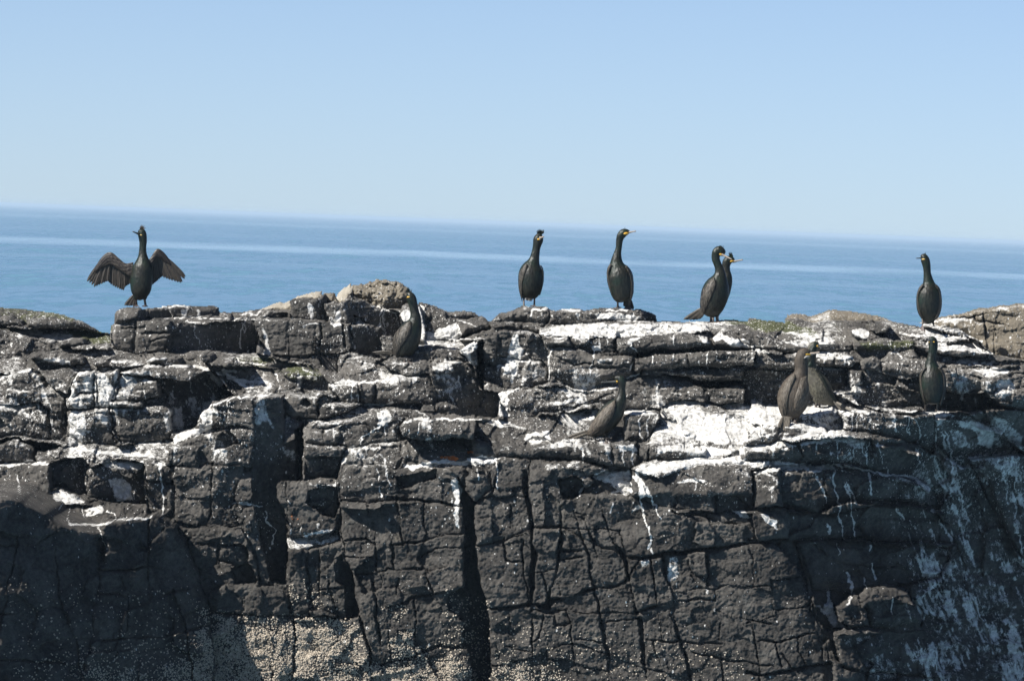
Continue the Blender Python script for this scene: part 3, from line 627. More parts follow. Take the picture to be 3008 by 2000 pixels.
# --- main front face
B('6', .04, [(720, 140), (780, 40), (1000, 20), (1120, 60), (1400, 60), (1580, 40), (1620, 120), (1600, 330), (1280, 305), (1020, 300), (740, 320)], sz=.15, r=.05, bd=.07, sub=4.5)
B('6', .22, [(1115, 112), (1250, 95), (1410, 68), (1405, 130), (1250, 172), (1180, 205), (1125, 185)], r=.02, bd=.02)
B('6', .06, [(265, 190), (300, 160), (350, 155), (480, 150), (720, 165), (725, 570), (345, 560), (345, 400), (280, 280)], r=.04, bd=.06, sub=4)
B('6', .14, [(500, 215), (600, 190), (715, 200), (735, 330), (690, 430), (600, 400), (520, 330), (480, 300)], sx=.55, sz=-.25, r=.07, bd=.07, sub=5)
B('6', .0, [(340, 560), (560, 530), (722, 480), (722, 560), (560, 610), (470, 650), (345, 640)], sz=1.5, guano=.6)
B('6', -.04, [(335, 630), (480, 650), (490, 700), (520, 1060), (390, 1110), (345, 900)], r=.04, bd=.05, sub=5)
B('6', .02, [(480, 632), (600, 612), (725, 580), (760, 690), (810, 810), (855, 1100), (770, 1120), (600, 1060), (515, 1065), (490, 900)], r=.04, bd=.05, sub=3.5)
B('6', .08, [(690, 690), (740, 660), (812, 820), (866, 1100), (770, 1118), (755, 900), (690, 850)], sx=1.2, r=.02, bd=.03)
B('6', -.03, [(735, 310), (1000, 305), (1280, 302), (1595, 325), (1605, 560), (1615, 905), (1500, 950), (1490, 1050), (1605, 1130), (1625, 1800), (960, 1800), (905, 1350), (870, 1120), (850, 1000), (800, 800), (720, 570)], sx=-.04, r=.05, bd=.06, sub=2.0)
B('6', .04, [(1560, 120), (1620, 220), (1690, 305), (1690, 560), (1730, 800), (1765, 1010), (1790, 1200), (1800, 1800), (1630, 1800), (1610, 1300), (1605, 1140), (1485, 1045), (1500, 945), (1600, 900), (1605, 560), (1595, 330), (1560, 200)], sx=1.5, r=.03, bd=.03)
B('6', -.1, [(1480, 1380), (1600, 1330), (1640, 1340), (1660, 1500), (1640, 1800), (1500, 1800)], sx=.1, r=.06, bd=.07, sub=5)
B('6', -.06, [(1608, 135), (1655, 78), (1780, 88), (1795, 205), (1675, 305), (1615, 215)], sx=.25, r=.07, bd=.10)
B('6', -.04, [(-260, 1105), (0, 1095), (240, 1108), (385, 1115), (392, 1800), (-260, 1800)], r=.03, bd=.04, sub=3)
B('6', -.06, [(390, 1112), (620, 1092), (770, 1132), (865, 1112), (905, 1260), (945, 1400), (955, 1800), (390, 1800)], sx=-.05, r=.03, bd=.04, sub=3)
B('7', -.08, [(-10, 620), (0, 560), (240, 540), (390, 480), (600, 480), (1020, 495), (1060, 690), (1620, 635), (1990, 600), (2120, 600), (2270, 760), (2380, 1100), (2440, 1250), (2520, 1800), (100, 1800), (95, 1200), (60, 1000)], sx=-.02, r=.05, bd=.05)
B('7', -.04, [(-10, 330), (60, 270), (100, 260), (360, 250), (370, 80), (560, 30), (720, 60), (830, 150), (700, 260), (880, 240), (1180, 270), (1400, 350), (1950, 380), (2000, 600), (1620, 640), (1060, 695), (600, 490), (390, 490), (240, 550), (-10, 612)], sz=.10, r=.05, bd=.06, sub=2.4)
B('7', .12, [(580, 140), (700, 110), (760, 150), (760, 240), (690, 270), (620, 280), (600, 200)], sx=.55, r=.05, bd=.06)
# lips that still catch the sun above the shaded face
B('4', .02, [(250, 1165), (520, 1106), (740, 1088), (920, 1112), (965, 1160), (920, 1150), (740, 1128), (520, 1148), (330, 1192)], sz=2.4, guano=.5, r=.03, bd=.03)
B('4', .05, [(950, 1192), (1180, 1196), (1315, 1255), (1330, 1300), (1290, 1290), (1170, 1236), (960, 1226)], sz=2.2, guano=.4, r=.03, bd=.03)
B('4', .38, [(1390, 950), (1560, 944), (1700, 978), (1850, 1036), (1960, 1092), (1945, 1125), (1840, 1080), (1680, 1014), (1540, 990), (1420, 996)], sz=2.4, guano=.7, r=.03, bd=.03)
B('8', -.06, [(400, 40), (600, 26), (860, 72), (1130, 118), (1240, 146), (1305, 210), (1285, 245), (1215, 190), (1120, 166), (860, 122), (620, 80), (420, 80)], sz=2.3, guano=.55, r=.03, bd=.03)
B('8', -.40, [(765, 975), (830, 918), (1030, 906), (1130, 948), (1190, 1040), (1120, 1012), (1030, 990), (850, 1000), (800, 1040)], sz=1.5, guano=.3, r=.06, bd=.06, sub=6)
B('8', -.40, [(640, 1240), (720, 1200), (860, 1182), (940, 1235), (860, 1235), (730, 1250)], sz=1.8, guano=.3, r=.03, bd=.03)
# --- big rock in shade, lower left
B('5', -3.0, [(-200, 250), (60, 246), (150, 266), (220, 318), (360, 356), (392, 420), (480, 452), (600, 488), (650, 478), (700, 500), (712, 800), (600, 1800), (-200, 1800)], sx=1.25, sz=.5, r=.05, bd=.07, sub=2.5, rough=1.4)
B('5', -1.85, [(690, 470), (760, 448), (1000, 413), (1085, 403), (1180, 428), (1248, 460), (1256, 540), (1292, 560), (1335, 660), (1388, 770), (1405, 880), (1450, 1000), (1480, 1150), (1500, 1400), (1510, 1800), (560, 1800), (700, 800), (735, 620)], sx=1.22, sz=.5, r=.06, bd=.08, sub=2.2, rough=1.4)
# ------------------------------------------------------------------ joints and cracks
CR = np.zeros((NZ, NX), bool)
def crack(reg, w, *lines, depth=None, solid=True):
    s = REG[reg][0]
    for pts in lines:
        xz = to_xz(reg, pts, 0.0)
        hw = max(w / s * FRAME_W / 3008 * .5 * (.86 if w > 15 else .74), .0036)
        dep = depth or min(.02 + hw * 8, .24)
        win = window(xz, hw * 3 + .03)
        X, Z = WXX[win], WZZ[win]
        if X.size == 0: continue
        d = segdist(xz, X, Z, closed=False)
        ww = hw * (.25 + 1.5 * np.clip(vnoise(GX[win], GZ[win], 6, len(xz)) * 1.3 + .5, 0, 1))
        prof = np.clip(1 - (d / (ww * 1.7)) ** 2, 0, 1) ** .7
        Y[win] += dep * prof * np.clip(ww / hw, .3, 1.2)
        CR[win] |= d < np.maximum(ww * .8, STEP * .75)
C = crack
C('7', 20, [(350, 80), (360, 250), (375, 330), (395, 480), (400, 600), (405, 740), (385, 900), (378, 1040)])
C('7', 7, [(385, 1040), (390, 1180), (385, 1300), (395, 1400), (410, 1640)])
C('7', 18, [(690, 220), (610, 330), (600, 450), (590, 560), (580, 700), (550, 860), (520, 960), (510, 1040)])
C('7', 13, [(700, 350), (735, 480), (770, 640), (800, 760), (830, 900), (860, 1000), (880, 1160), (905, 1280), (925, 1380), (960, 1640)])
C('7', 21, [(890, 350), (930, 480), (960, 580), (1010, 650), (1050, 720), (1080, 820), (1100, 920), (1130, 1075)], [(1145, 1120), (1165, 1200), (1190, 1380), (1225, 1640)])
C('7', 10, [(1020, 500), (1040, 600), (1055, 700)], [(720, 370), (770, 400), (800, 500), (830, 600), (850, 700)], [(1620, 400), (1690, 520), (1690, 625)], [(1690, 920), (1695, 990)])
C('7', 14, [(1160, 690), (1110, 760), (1088, 840)], [(1310, 660), (1350, 860), (1392, 980), (1380, 1100), (1420, 1200), (1450, 1300), (1490, 1440), (1545, 1640)])
C('7', 8, [(1230, 690), (1260, 850), (1275, 1000), (1290, 1120), (1320, 1290)], [(1260, 1290), (1300, 1440), (1330, 1640)])
C('7', 18, [(1640, 630), (1640, 760), (1645, 890)])
C('7', 7, [(240, 320), (250, 480), (240, 560)], [(320, 560), (330, 720), (350, 860), (370, 1040)], [(410, 620), (400, 780)], [(460, 780), (480, 880), (510, 1020)],
  [(640, 1070), (660, 1140), (680, 1300), (700, 1450), (720, 1640)], [(470, 1090), (460, 1180), (420, 1280), (390, 1300)], [(560, 1090), (572, 1170), (650, 1160), (670, 1150)], [(1720, 1160), (1710, 1280)])
C('7', 6, [(480, 1200), (515, 1400), (500, 1640)], [(590, 850), (600, 960)], [(1730, 1400), (1760, 1640)], [(240, 1090), (240, 1230)], [(200, 560), (195, 720)], [(1480, 620), (1500, 760), (1560, 830), (1690, 850)])
C('7', 12, [(-10, 610), (110, 585), (220, 562), (330, 525), (400, 500)], [(400, 488), (600, 480)])
C('7', 9, [(600, 490), (740, 490), (930, 500), (1030, 500)])
C('7', 19, [(1055, 690), (1200, 690), (1350, 665), (1620, 635), (1760, 625), (1930, 600), (2140, 605)])
C('7', 18, [(70, 1052), (230, 1046), (370, 1032), (500, 1040), (540, 1010), (640, 970), (760, 930), (860, 907)])
C('7', 13, [(860, 910), (960, 890), (1060, 850), (1090, 830)], [(385, 1075), (640, 1070), (870, 1085), (1000, 1078), (1110, 1080), (1160, 1060), (1260, 1030), (1390, 1000)])
C('7', 11, [(1390, 992), (1530, 990), (1690, 985)], [(1320, 1290), (1500, 1295), (1740, 1305)], [(1210, 1275), (1330, 1290)])
C('7', 8, [(1410, 920), (1560, 910), (1690, 912), (1760, 890), (1930, 890), (2140, 900)], [(700, 1275), (905, 1290)], [(710, 1308), (900, 1365), (1000, 1400), (1150, 1450), (1300, 1500), (1600, 1570)])
C('7', 6, [(500, 1400), (690, 1440), (860, 1490), (950, 1500)], [(100, 1460), (180, 1440), (400, 1390), (560, 1330), (700, 1308)], [(1540, 1360), (1740, 1420), (1930, 1440), (2100, 1450)], [(200, 720), (335, 732)],
  [(600, 640), (740, 655)], [(590, 698), (740, 692)], [(400, 790), (570, 780)], [(1130, 1075), (1290, 1090)], [(200, 1320), (330, 1350), (390, 1360)], [(880, 1160), (1150, 1110)], [(830, 890), (1080, 930)])
C('7', 9, [(1390, 370), (1500, 385), (1620, 375), (1760, 370), (1940, 345)], [(1500, 385), (1700, 430), (1860, 462)], [(1700, 1060), (1800, 1120), (1940, 1140), (2080, 1150)])
C('8', 18, [(330, 600), (345, 680), (380, 800), (420, 950), (470, 1090), (540, 1220), (570, 1400)])
C('8', 12, [(-10, 575), (400, 588), (700, 572), (1200, 600), (1440, 612)], [(850, 290), (1080, 300), (1320, 332)], [(265, 362), (560, 374)], [(1090, 895), (1200, 870), (1360, 842)])
C('8', 8, [(160, 850), (180, 1000), (190, 1100), (30, 1150), (-10, 1160)], [(180, 1062), (420, 1030)], [(20, 1170), (50, 1330), (75, 1480), (90, 1640)], [(0, 640), (40, 700), (30, 900), (160, 940)],
  [(190, 1280), (225, 1460)], [(240, 1360), (300, 1500)], [(340, 1250), (350, 1350), (400, 1470)], [(180, 1280), (480, 1230)], [(30, 1160), (20, 1280), (190, 1280)], [(440, 600), (700, 750), (1050, 760)], [(160, 850), (390, 820)])
C('8', 13, [(-10, 1515), (200, 1505), (400, 1470), (580, 1440)], [(640, 1440), (820, 1510), (1100, 1520), (1300, 1540)])
C('8', 12, [(1600, 60), (1760, 360), (1900, 620), (2100, 900)], [(1400, 440), (1500, 620), (1560, 780), (1540, 930), (1640, 1100), (1760, 1400), (1850, 1600)], [(1180, 980), (1240, 1100), (1220, 1180)])
C('6', 16, [(335, 140), (352, 350), (345, 560), (340, 700), (352, 900), (385, 1080), (392, 1250), (388, 1640)])
C('6', 13, [(720, 300), (735, 560), (780, 760), (830, 950), (870, 1120), (900, 1250), (940, 1400), (955, 1640)])
C('6', 15, [(1110, 270), (1140, 400), (1160, 520), (1170, 600)])
C('6', 11, [(910, 320), (950, 480), (970, 640), (990, 800)], [(1040, 320), (1080, 500), (1100, 640), (1110, 780)], [(1015, 800), (1030, 1000), (1060, 1110)], [(940, 820), (975, 1050), (1000, 1250), (1020, 1640)])
C('6', 18, [(480, 650), (500, 820), (520, 950), (535, 1090)])
C('6', 7, [(570, 830), (590, 1100)], [(580, 915), (750, 905)], [(560, 620), (565, 830)], [(640, 850), (640, 910), (700, 1090)], [(1310, 680), (1400, 620), (1560, 620), (1600, 625)], [(1200, 590), (1190, 770)], [(1130, 830), (1110, 960)])
C('6', 13, [(460, 642), (600, 612), (715, 560)], [(820, 812), (960, 800), (1090, 772), (1310, 770)], [(1090, 602), (1280, 592), (1420, 545), (1600, 520)])
C('6', 12, [(1050, 1050), (1200, 1010), (1220, 980), (1380, 962), (1500, 940)], [(390, 1112), (620, 1092), (770, 1132), (865, 1112)], [(-280, 1090), (0, 1092), (240, 1106), (385, 1112)], [(1020, 265), (1280, 300), (1540, 320), (1600, 330)])
C('6', 15, [(1010, 1440), (1180, 1420), (1380, 1342), (1440, 1312), (1620, 1335)])
C('6', 9, [(690, 1380), (725, 1640)], [(230, 1120), (250, 1640)], [(120, 1120), (130, 1300)], [(750, 570), (900, 560), (960, 600)], [(740, 680), (960, 690)], [(1330, 800), (1380, 960)], [(1310, 320), (1330, 560)], [(1010, 1100), (1060, 1200), (1080, 1430)], [(1240, 1010), (1260, 1410)])
# upper blocks
C('1', 10, [(1145, 150), (1145, 262), (1140, 360), (1125, 440), (1155, 540)], [(945, 292), (1050, 262), (1150, 252)], [(1145, 372), (1260, 392), (1420, 362)], [(1180, 440), (1300, 425), (1420, 405)], [(940, 345), (1060, 340), (1130, 330)])
C('1', 9, [(775, 690), (780, 870), (795, 1004)], [(955, 680), (955, 850), (925, 1000), (945, 1200), (1000, 1290)], [(590, 905), (660, 866), (780, 872)], [(556, 1010), (700, 1018), (930, 1000), (1200, 1005)], [(560, 1090), (720, 1060), (930, 1060)])
C('2', 8, [(590, 420), (600, 520), (592, 640), (602, 742)], [(345, 520), (352, 690)], [(775, 430), (780, 600)], [(480, 680), (600, 650), (720, 640)])
C('2', 8, [(830, 420), (840, 530)], [(1040, 870), (1030, 1000)], [(905, 880), (920, 1000)], [(500, 1190), (640, 1200), (800, 1190), (1000, 1180)], [(510, 1318), (830, 1330)], [(640, 1200), (650, 1320)])
C('3', 8, [(720, 390), (760, 440), (900, 500)], [(60, 520), (200, 540), (350, 560)], [(1080, 390), (1085, 510)], [(1210, 520), (1215, 640)], [(1640, 490), (1660, 600)], [(1300, 470), (1350, 500)], [(600, 520), (760, 590), (900, 600)])
C('3', 10, [(690, 925), (820, 900), (900, 860)], [(-5, 1130), (150, 1205)], [(1340, 1180), (1300, 1330)], [(180, 1300), (100, 1590)], [(420, 1310), (400, 1590)])
C('4', 10, [(1935, 210), (1945, 370), (1955, 510)], [(1850, 230), (1870, 270), (1935, 285), (2112, 290)], [(2020, 290), (2025, 520)], [(1600, 240), (1850, 235), (2112, 200)])
C('4', 8, [(1310, 1100), (1435, 1200)], [(340, 1160), (420, 1290)], [(1040, 940), (1060, 1110)], [(400, 600), (640, 640)], [(1660, 625), (1640, 800)])
C('5', 9, [(230, 470), (160, 900), (120, 1400), (90, 1640)], [(-50, 520), (330, 540), (480, 460)], [(480, 560), (500, 900), (620, 1200), (700, 1640)], [(100, 980), (300, 1010), (480, 1020)], [(-50, 1270), (250, 1300), (560, 1360)], depth=.06)
C('5', 9, [(740, 740), (1060, 730), (1380, 760)], [(1080, 420), (1080, 740), (1090, 900)], [(740, 900), (1100, 930), (1430, 900)], [(950, 900), (950, 1210)], [(780, 1220), (1200, 1210), (1560, 1150)], [(1250, 900), (1330, 1210), (1400, 1600)], depth=.06)
C('5', 9, [(1220, 40), (1240, 400)], [(1500, 30), (1490, 260), (1480, 480)], [(1290, 480), (1330, 580)], [(1400, 600), (1560, 590)], [(1560, 480), (1540, 740)], [(1400, 860), (1640, 790)], [(1030, 160), (1230, 170)], [(1240, 270), (1480, 290)])

# joint-bounded pieces of the lower face stand a little proud of, or behind, one another and lean their own way
c0_ = components(LAB.astype(np.int64), ~CR)
_, inv_ = np.unique(c0_, return_inverse=True); inv_ = inv_.reshape(c0_.shape)
cnt_ = np.bincount(inv_.ravel())
mx_ = np.bincount(inv_.ravel(), GX.ravel()) / cnt_; mz_ = np.bincount(inv_.ravel(), GZ.ravel()) / cnt_
rr_ = rng.random((len(cnt_), 3)) - .5
off_ = rr_[inv_, 0] * .055 + np.clip(GX - mx_[inv_], -.3, .3) * rr_[inv_, 1] * .16 + np.clip(GZ - mz_[inv_], -.3, .3) * rr_[inv_, 2] * .16
Y += (np.where(c0_ >= 0, off_, 0) * np.interp(PYg, [1200, 1400], [.45, 1])).astype(np.float32)
# the top of the near rock, lower left, runs back as a slope instead of a knife-cut step
jump = np.zeros((NZ, NX), bool)
jump[:-1] = (Y[1:] - Y[:-1] > .45) & (PXg[:-1] < 330) & (PYg[:-1] > 1400) & (PYg[:-1] < 1640)
for _ in range(5):
    jump = jump | np.roll(jump, 1, 0) | np.roll(jump, -1, 0) | np.roll(jump, 1, 1) | np.roll(jump, -1, 1)
for _ in range(9):
    Yb = sum(np.roll(np.roll(Y, a, 0), b_, 1) for a in (-1, 0, 1) for b_ in (-2, 0, 2)) / 9
    Y = np.where(jump, Yb, Y).astype(np.float32)
# roughness of the stone itself: beds, broken facets, grit
strat = fbm(GX * .45, GZ * 1.9, 6, 4, .55, 40)
up = np.maximum(np.clip((1330 - PYg) / 120, 0, 1), np.clip((PXg - 2330) / 160, 0, 1))
Y += ROUGH * (fbm(GX, GZ, 4, 3, .5, 50) * .04 + strat * .055 * (.3 + .7 * up) + fbm(GX, GZ, 30, 3, .6, 60) * .013 + fbm(GX, GZ, 75, 2, .6, 70) * .010)
act = np.clip(fbm(GX, GZ, 2.0, 2, .5, 77) * 1.6 + .62, .15, 1)
for fq, am, sd_ in ((5.5, .75, 21), (13, .75, 22), (27, .8, 23)):
    _, r1, b1, e1, e2 = worley(WXX * fq + 9, WZZ * fq * 1.25 + 9, sd_)
    calm = np.interp(PYg, [1250, 1420], [1, .5]) if fq > 6 else 1
    Y += ROUGH * act * calm * ((r1 * 5.3 % 1 - .5) * e1 + (r1 * 11.7 % 1 - .42) * e2 * 1.1 + (r1 - .5) * .25) * am / fq * .50
ridg = np.abs(fbm(GX, GZ * 1.2, 9, 3, .55, 88))
Y += ROUGH * act * np.interp(PYg, [1250, 1420], [1, .5]) * np.clip(.07 - ridg, 0, 1) * .22
Y += bend(GX, GZ)
# ------------------------------------------------------------------ droppings, lichen, weed: where they lie on the rock, plus one painted sunlit slit
PX, PY = project(np.stack([GX, Y, GZ], -1))
PX = (PX + WX * 300 + fbm(GX, GZ, 14, 3, .6, 201) * 9).astype(np.float32); PY = (PY + WZ * 300 + fbm(GX, GZ, 14, 3, .6, 233) * 7).astype(np.float32)
def sel(pts, pad):
    a = np.array(pts)
    return np.nonzero((PX > a[:, 0].min() - pad) & (PX < a[:, 0].max() + pad) & (PY > a[:, 1].min() - pad) & (PY < a[:, 1].max() + pad))
def stroke(arr, reg, w, k, *lines):
    for pts in lines:
        q = npx(reg, pts); hw = w / REG[reg][0] * .5
        ii = sel(q, hw * 2 + 4)
        d = segdist(q, PX[ii], PY[ii], closed=False)
        arr[ii] = np.maximum(arr[ii], k * np.clip(1.5 - d / max(hw, 1.6), 0, 1))
def patch(arr, reg, k, pts, soft=14):
    q = npx(reg, pts); ii = sel(q, 2)
    X, Z = PX[ii], PY[ii]
    ins = inside(q, X, Z); d = segdist(q, X, Z)
    arr[ii] = np.maximum(arr[ii], np.where(ins, k * np.clip(.35 + d / soft, 0, 1), 0))

# droppings gather on what faces upwards and run down from its lip
Ys = Y.copy()
for _ in range(2):
    Ys[1:-1, 1:-1] = (Ys[1:-1, 1:-1] * 2 + Ys[:-2, 1:-1] + Ys[2:, 1:-1] + Ys[1:-1, :-2] + Ys[1:-1, 2:]) / 6
gz_ = np.gradient(Ys, STEP, axis=0); gx_ = np.gradient(Ys, STEP, axis=1)
upness = gz_ / np.sqrt(1 + gz_ ** 2 + gx_ ** 2)
zone = np.interp(PY, [850, 900, 1300, 1420, 1480, 1560], [.55, .85, 1.0, .75, .25, 0]) * np.interp(PX, [0, 500, 900, 1500, 2100, 3008], [.85, .75, .62, .85, 1.0, 1.0])
patchy = np.clip(fbm(GX, GZ, 2.3, 3, .5, 80) * 1.5 + .52, 0, 1)
auto = np.clip((upness - .42) / .35, 0, 1) * zone * patchy
GUANO = np.maximum(GUANO * (.62 + .5 * patchy), auto * .9)
splat = np.clip((fbm(GX, GZ * 1.7, 8, 4, .6, 301) - .13) * 4.5, 0, 1) * zone * np.clip(fbm(GX, GZ, 1.4, 2, .5, 310) * 2 + .45, 0, 1) * np.clip(upness * 1.6 + .45, 0, 1)
GUANO = np.maximum(GUANO, splat * .72)
wash = np.clip((fbm(GX + .3 * GZ, GZ * .55, 4.2, 4, .6, 331) - .13) * 4, 0, 1) * np.interp(PY, [940, 1040, 1110, 1330, 1430], [.15, .4, .9, .9, 0]) * np.where((PX < 1150) & (PY < 1080), .4, 1)
GUANO = np.maximum(GUANO, wash * np.interp(PX, [0, 700, 1500, 3008], [.85, .78, .70, .66]))
# the face that drops away on the right is washed with long slanting runs
away = np.clip((GX - 2.95 + (GZ - 1.6) * -.12) / .75, 0, 1) * np.interp(PY, [1180, 1280, 1450], [0, .5, 1.0])
runs = np.clip(fbm((GX + .42 * GZ) * 1.0, GZ * .16, 21, 4, .66, 351) * 1.25 + fbm(GX, GZ, 5, 5, .66, 355) * 1.35 + .40, 0, 1)
GUANO = np.maximum(GUANO, away * runs * .76)
deep = np.clip((np.abs(gz_) - 6) / 8, 0, 1) * (PX < 520) * (PY > 1380)
GUANO *= 1 - .75 * deep
src = np.clip(auto * 1.3, 0, 1) * (vnoise(GX, GZ, 16, 91) > .12)
drip = np.zeros_like(src); carry = np.zeros(NX, np.float32)
colr = (rng.random(NX) < .10); colr |= np.roll(colr, 1) & (rng.random(NX) < .5)
decay = rng.uniform(.94, .987, NX).astype(np.float32)
for i in range(NZ - 1, -1, -1):
    carry = np.maximum(carry * decay, src[i] * colr)
    drip[i] = carry
    if i % 4 == 0: carry = np.where(rng.random(NX) < .3, np.roll(carry, 1), carry) * .999
GUANO = np.maximum(GUANO, np.where(drip > .25, drip * .78, 0))
g = lambda reg, k, pts, soft=14: patch(GUANO, reg, k * 1.18, pts, soft)
s = lambda reg, w, k, *l: stroke(GUANO, reg, w, k * 1.2, *l)
g('1', .62, [(110, 350), (200, 320), (420, 345), (640, 355), (600, 430), (450, 460), (350, 400), (150, 420)])
g('1', .7, [(230, 580), (400, 550), (600, 570), (620, 640), (500, 640), (380, 600)])
g('1', .8, [(590, 655), (750, 650), (745, 695), (640, 715)], 8)
s('1', 16, .8, [(640, 715), (610, 780), (590, 880)])
s('1', 9, .95, [(715, 695), (715, 860)], [(755, 690), (760, 872)], [(785, 700), (790, 845)])
s('1', 34, .72, [(940, 655), (1250, 625), (1500, 640), (1700, 662), (1850, 780)])
s('1', 44, .62, [(980, 705), (1150, 700), (1260, 770)])
g('1', .62, [(1360, 1000), (1440, 960), (1560, 1000), (1565, 1180), (1380, 1205)])
g('1', .55, [(1560, 880), (1650, 900), (1720, 1050), (1600, 1100)])
g('1', .45, [(1340, 850), (1440, 830), (1480, 960), (1380, 980)])
g('1', 1.0, [(1450, 1235), (1560, 1180), (1720, 1155), (1760, 1100), (1740, 1190), (1640, 1235)], 6)
s('1', 9, .8, [(1590, 690), (1600, 880)], [(1690, 760), (1790, 865)], [(1750, 720), (1830, 800)], [(1390, 690), (1395, 740)], [(1215, 840), (1225, 920)], [(1640, 940), (1720, 1060)])
s('1', 32, .8, [(1810, 690), (1950, 740), (2100, 810)], [(1900, 740), (2220, 770)], [(1830, 690), (1960, 680)])
s('1', 10, .8, [(1950, 590), (2060, 598), (2210, 640)])
s('1', 13, .85, [(1760, 1160), (1780, 980), (1900, 935), (2060, 888), (2260, 880)])
s('1', 7, .8, [(2020, 930), (2025, 985)], [(1915, 940), (1915, 1060)], [(1950, 1230), (1955, 1300)])
s('1', 46, .72, [(700, 1345), (1000, 1370), (1200, 1395), (1300, 1375)])
s('1', 16, .8, [(-20, 1466), (180, 1455), (360, 1450)])
s('1', 42, .62, [(160, 690), (270, 675), (350, 760), (380, 900)], [(-20, 965), (150, 975), (240, 1060)], [(-20, 780), (60, 720)])
s('1', 12, .8, [(380, 940), (420, 1000), (430, 1200)], [(330, 950), (345, 1090)], [(430, 830), (560, 800)], [(440, 1100), (420, 1240)])
s('1', 7, .95, [(1640, 280), (1655, 510)], [(1965, 250), (1985, 330)], [(2020, 270), (2010, 500)], [(2030, 290), (2040, 360)])
s('1', 8, .9, [(1425, 165), (1430, 232)])
g('1', .75, [(1510, 165), (1575, 160), (1562, 238), (1518, 238)], 6)
g('1', .75, [(1638, 178), (1675, 178), (1672, 238), (1640, 238)], 6)
s('1', 20, .9, [(1310, 140), (1440, 140), (1580, 135)], [(1540, 130), (1560, 150)])
s('1', 10, .85, [(1350, 243), (1600, 240), (2135, 242)], [(1560, 270), (1700, 292)])
g('1', .72, [(2168, 320), (2200, 310), (2240, 420), (2240, 550), (2175, 550), (2200, 440)], 8)
s('1', 26, .7, [(1230, 600), (1300, 575), (1400, 570)], [(940, 600), (1040, 590), (1160, 625)])
# region 2
g('2', 1.0, [(522, 235), (550, 222), (575, 260), (575, 345), (545, 360), (528, 310)], 4)
g('2', .95, [(740, 300), (770, 282), (790, 320), (785, 360), (820, 395), (740, 415), (690, 395), (725, 350)], 5)
g('2', .6, [(912, 338), (950, 335), (1000, 420), (1050, 440), (940, 410), (905, 400)], 4)
s('2', 13, .95, [(1015, 262), (1120, 288), (1250, 296)])
s('2', 9, .95, [(1120, 285), (1122, 470)], [(1100, 290), (1098, 440)], [(1215, 300), (1210, 420)])
g('2', .9, [(1256, 300), (1300, 275), (1345, 300), (1345, 370), (1280, 390)], 5)
g('2', 1.0, [(1372, 245), (1420, 248), (1440, 300), (1440, 380), (1380, 370), (1370, 300)], 4)
s('2', 14, .9, [(1410, 370), (1425, 440), (1420, 510)], [(1435, 350), (1440, 420)], [(1390, 400), (1400, 500)])
g('2', 1.0, [(1540, 440), (1600, 400), (1670, 392), (1705, 450), (1705, 520), (1490, 525)], 6)
g('2', .75, [(1400, 440), (1540, 470), (1560, 525), (1400, 520)], 8)
s('2', 12, .9, [(1400, 528), (1880, 520)])
g('2', .7, [(1380, 530), (1540, 528), (1520, 560), (1370, 575), (1330, 620)], 6)
g('2', .95, [(1700, 590), (1800, 535), (1836, 530), (1836, 590), (1780, 610), (1800, 690), (1836, 720), (1790, 710)], 5)
s('2', 26, .7, [(100, 310), (170, 300)], [(185, 420), (205, 520), (225, 630)])
s('2', 16, .7, [(500, 400), (560, 385), (660, 395)], [(690, 345), (740, 400)], [(1700, 370), (1830, 425)], [(1420, 300), (1440, 480)])
s('2', 10, .8, [(0, 672), (120, 690), (190, 720)], [(440, 690), (560, 770)], [(280, 770), (310, 840), (290, 920)])
s('2', 22, .85, [(700, 855), (860, 840), (1100, 840), (1180, 810)])
g('2', .72, [(690, 850), (760, 820), (900, 810), (900, 870), (700, 890)], 8)
s('2', 9, .95, [(862, 860), (862, 985)], [(915, 930), (912, 985)], [(730, 880), (720, 910)])
g('2', .85, [(1340, 800), (1390, 795), (1385, 850), (1355, 860)], 4)
s('2', 20, .95, [(1585, 690), (1720, 685)])
g('2', .66, [(1470, 700), (1660, 690), (1670, 760), (1520, 780)], 8)
s('2', 14, .7, [(1620, 900), (1650, 1010)], [(1690, 780), (1700, 900)])
g('2', .85, [(1050, 1075), (1150, 1060), (1180, 1130), (1150, 1200), (1080, 1190)], 8)
s('2', 12, .95, [(935, 1320), (945, 1270), (1010, 1230), (1090, 1195)])
s('2', 20, .8, [(540, 1150), (640, 1155), (760, 1155)], [(970, 1025), (1180, 1015)], [(960, 1350), (1090, 1340)])
s('2', 16, .9, [(1250, 1130), (1480, 1125), (1700, 1130), (2091, 1160)])
s('2', 8, .8, [(720, 1180), (720, 1290)], [(1380, 1150), (1380, 1260)], [(1130, 1190), (1130, 1300)], [(985, 1350), (990, 1400)])
s('2', 32, 1.0, [(1270, 1490), (1330, 1510), (1400, 1480), (1560, 1465), (1760, 1460), (1970, 1440)])
g('2', .8, [(1740, 1420), (1850, 1410), (1980, 1430), (1960, 1490), (1790, 1480)], 7)
g('2', .7, [(2000, 920), (2091, 915), (2060, 1020), (2010, 1100), (1985, 1090)], 6)
g('2', .7, [(800, 1420), (860, 1410), (830, 1480), (780, 1500)], 6)
s('2', 14, .7, [(1100, 1400), (1140, 1500), (1130, 1560)], [(1350, 1050), (1460, 1110)])
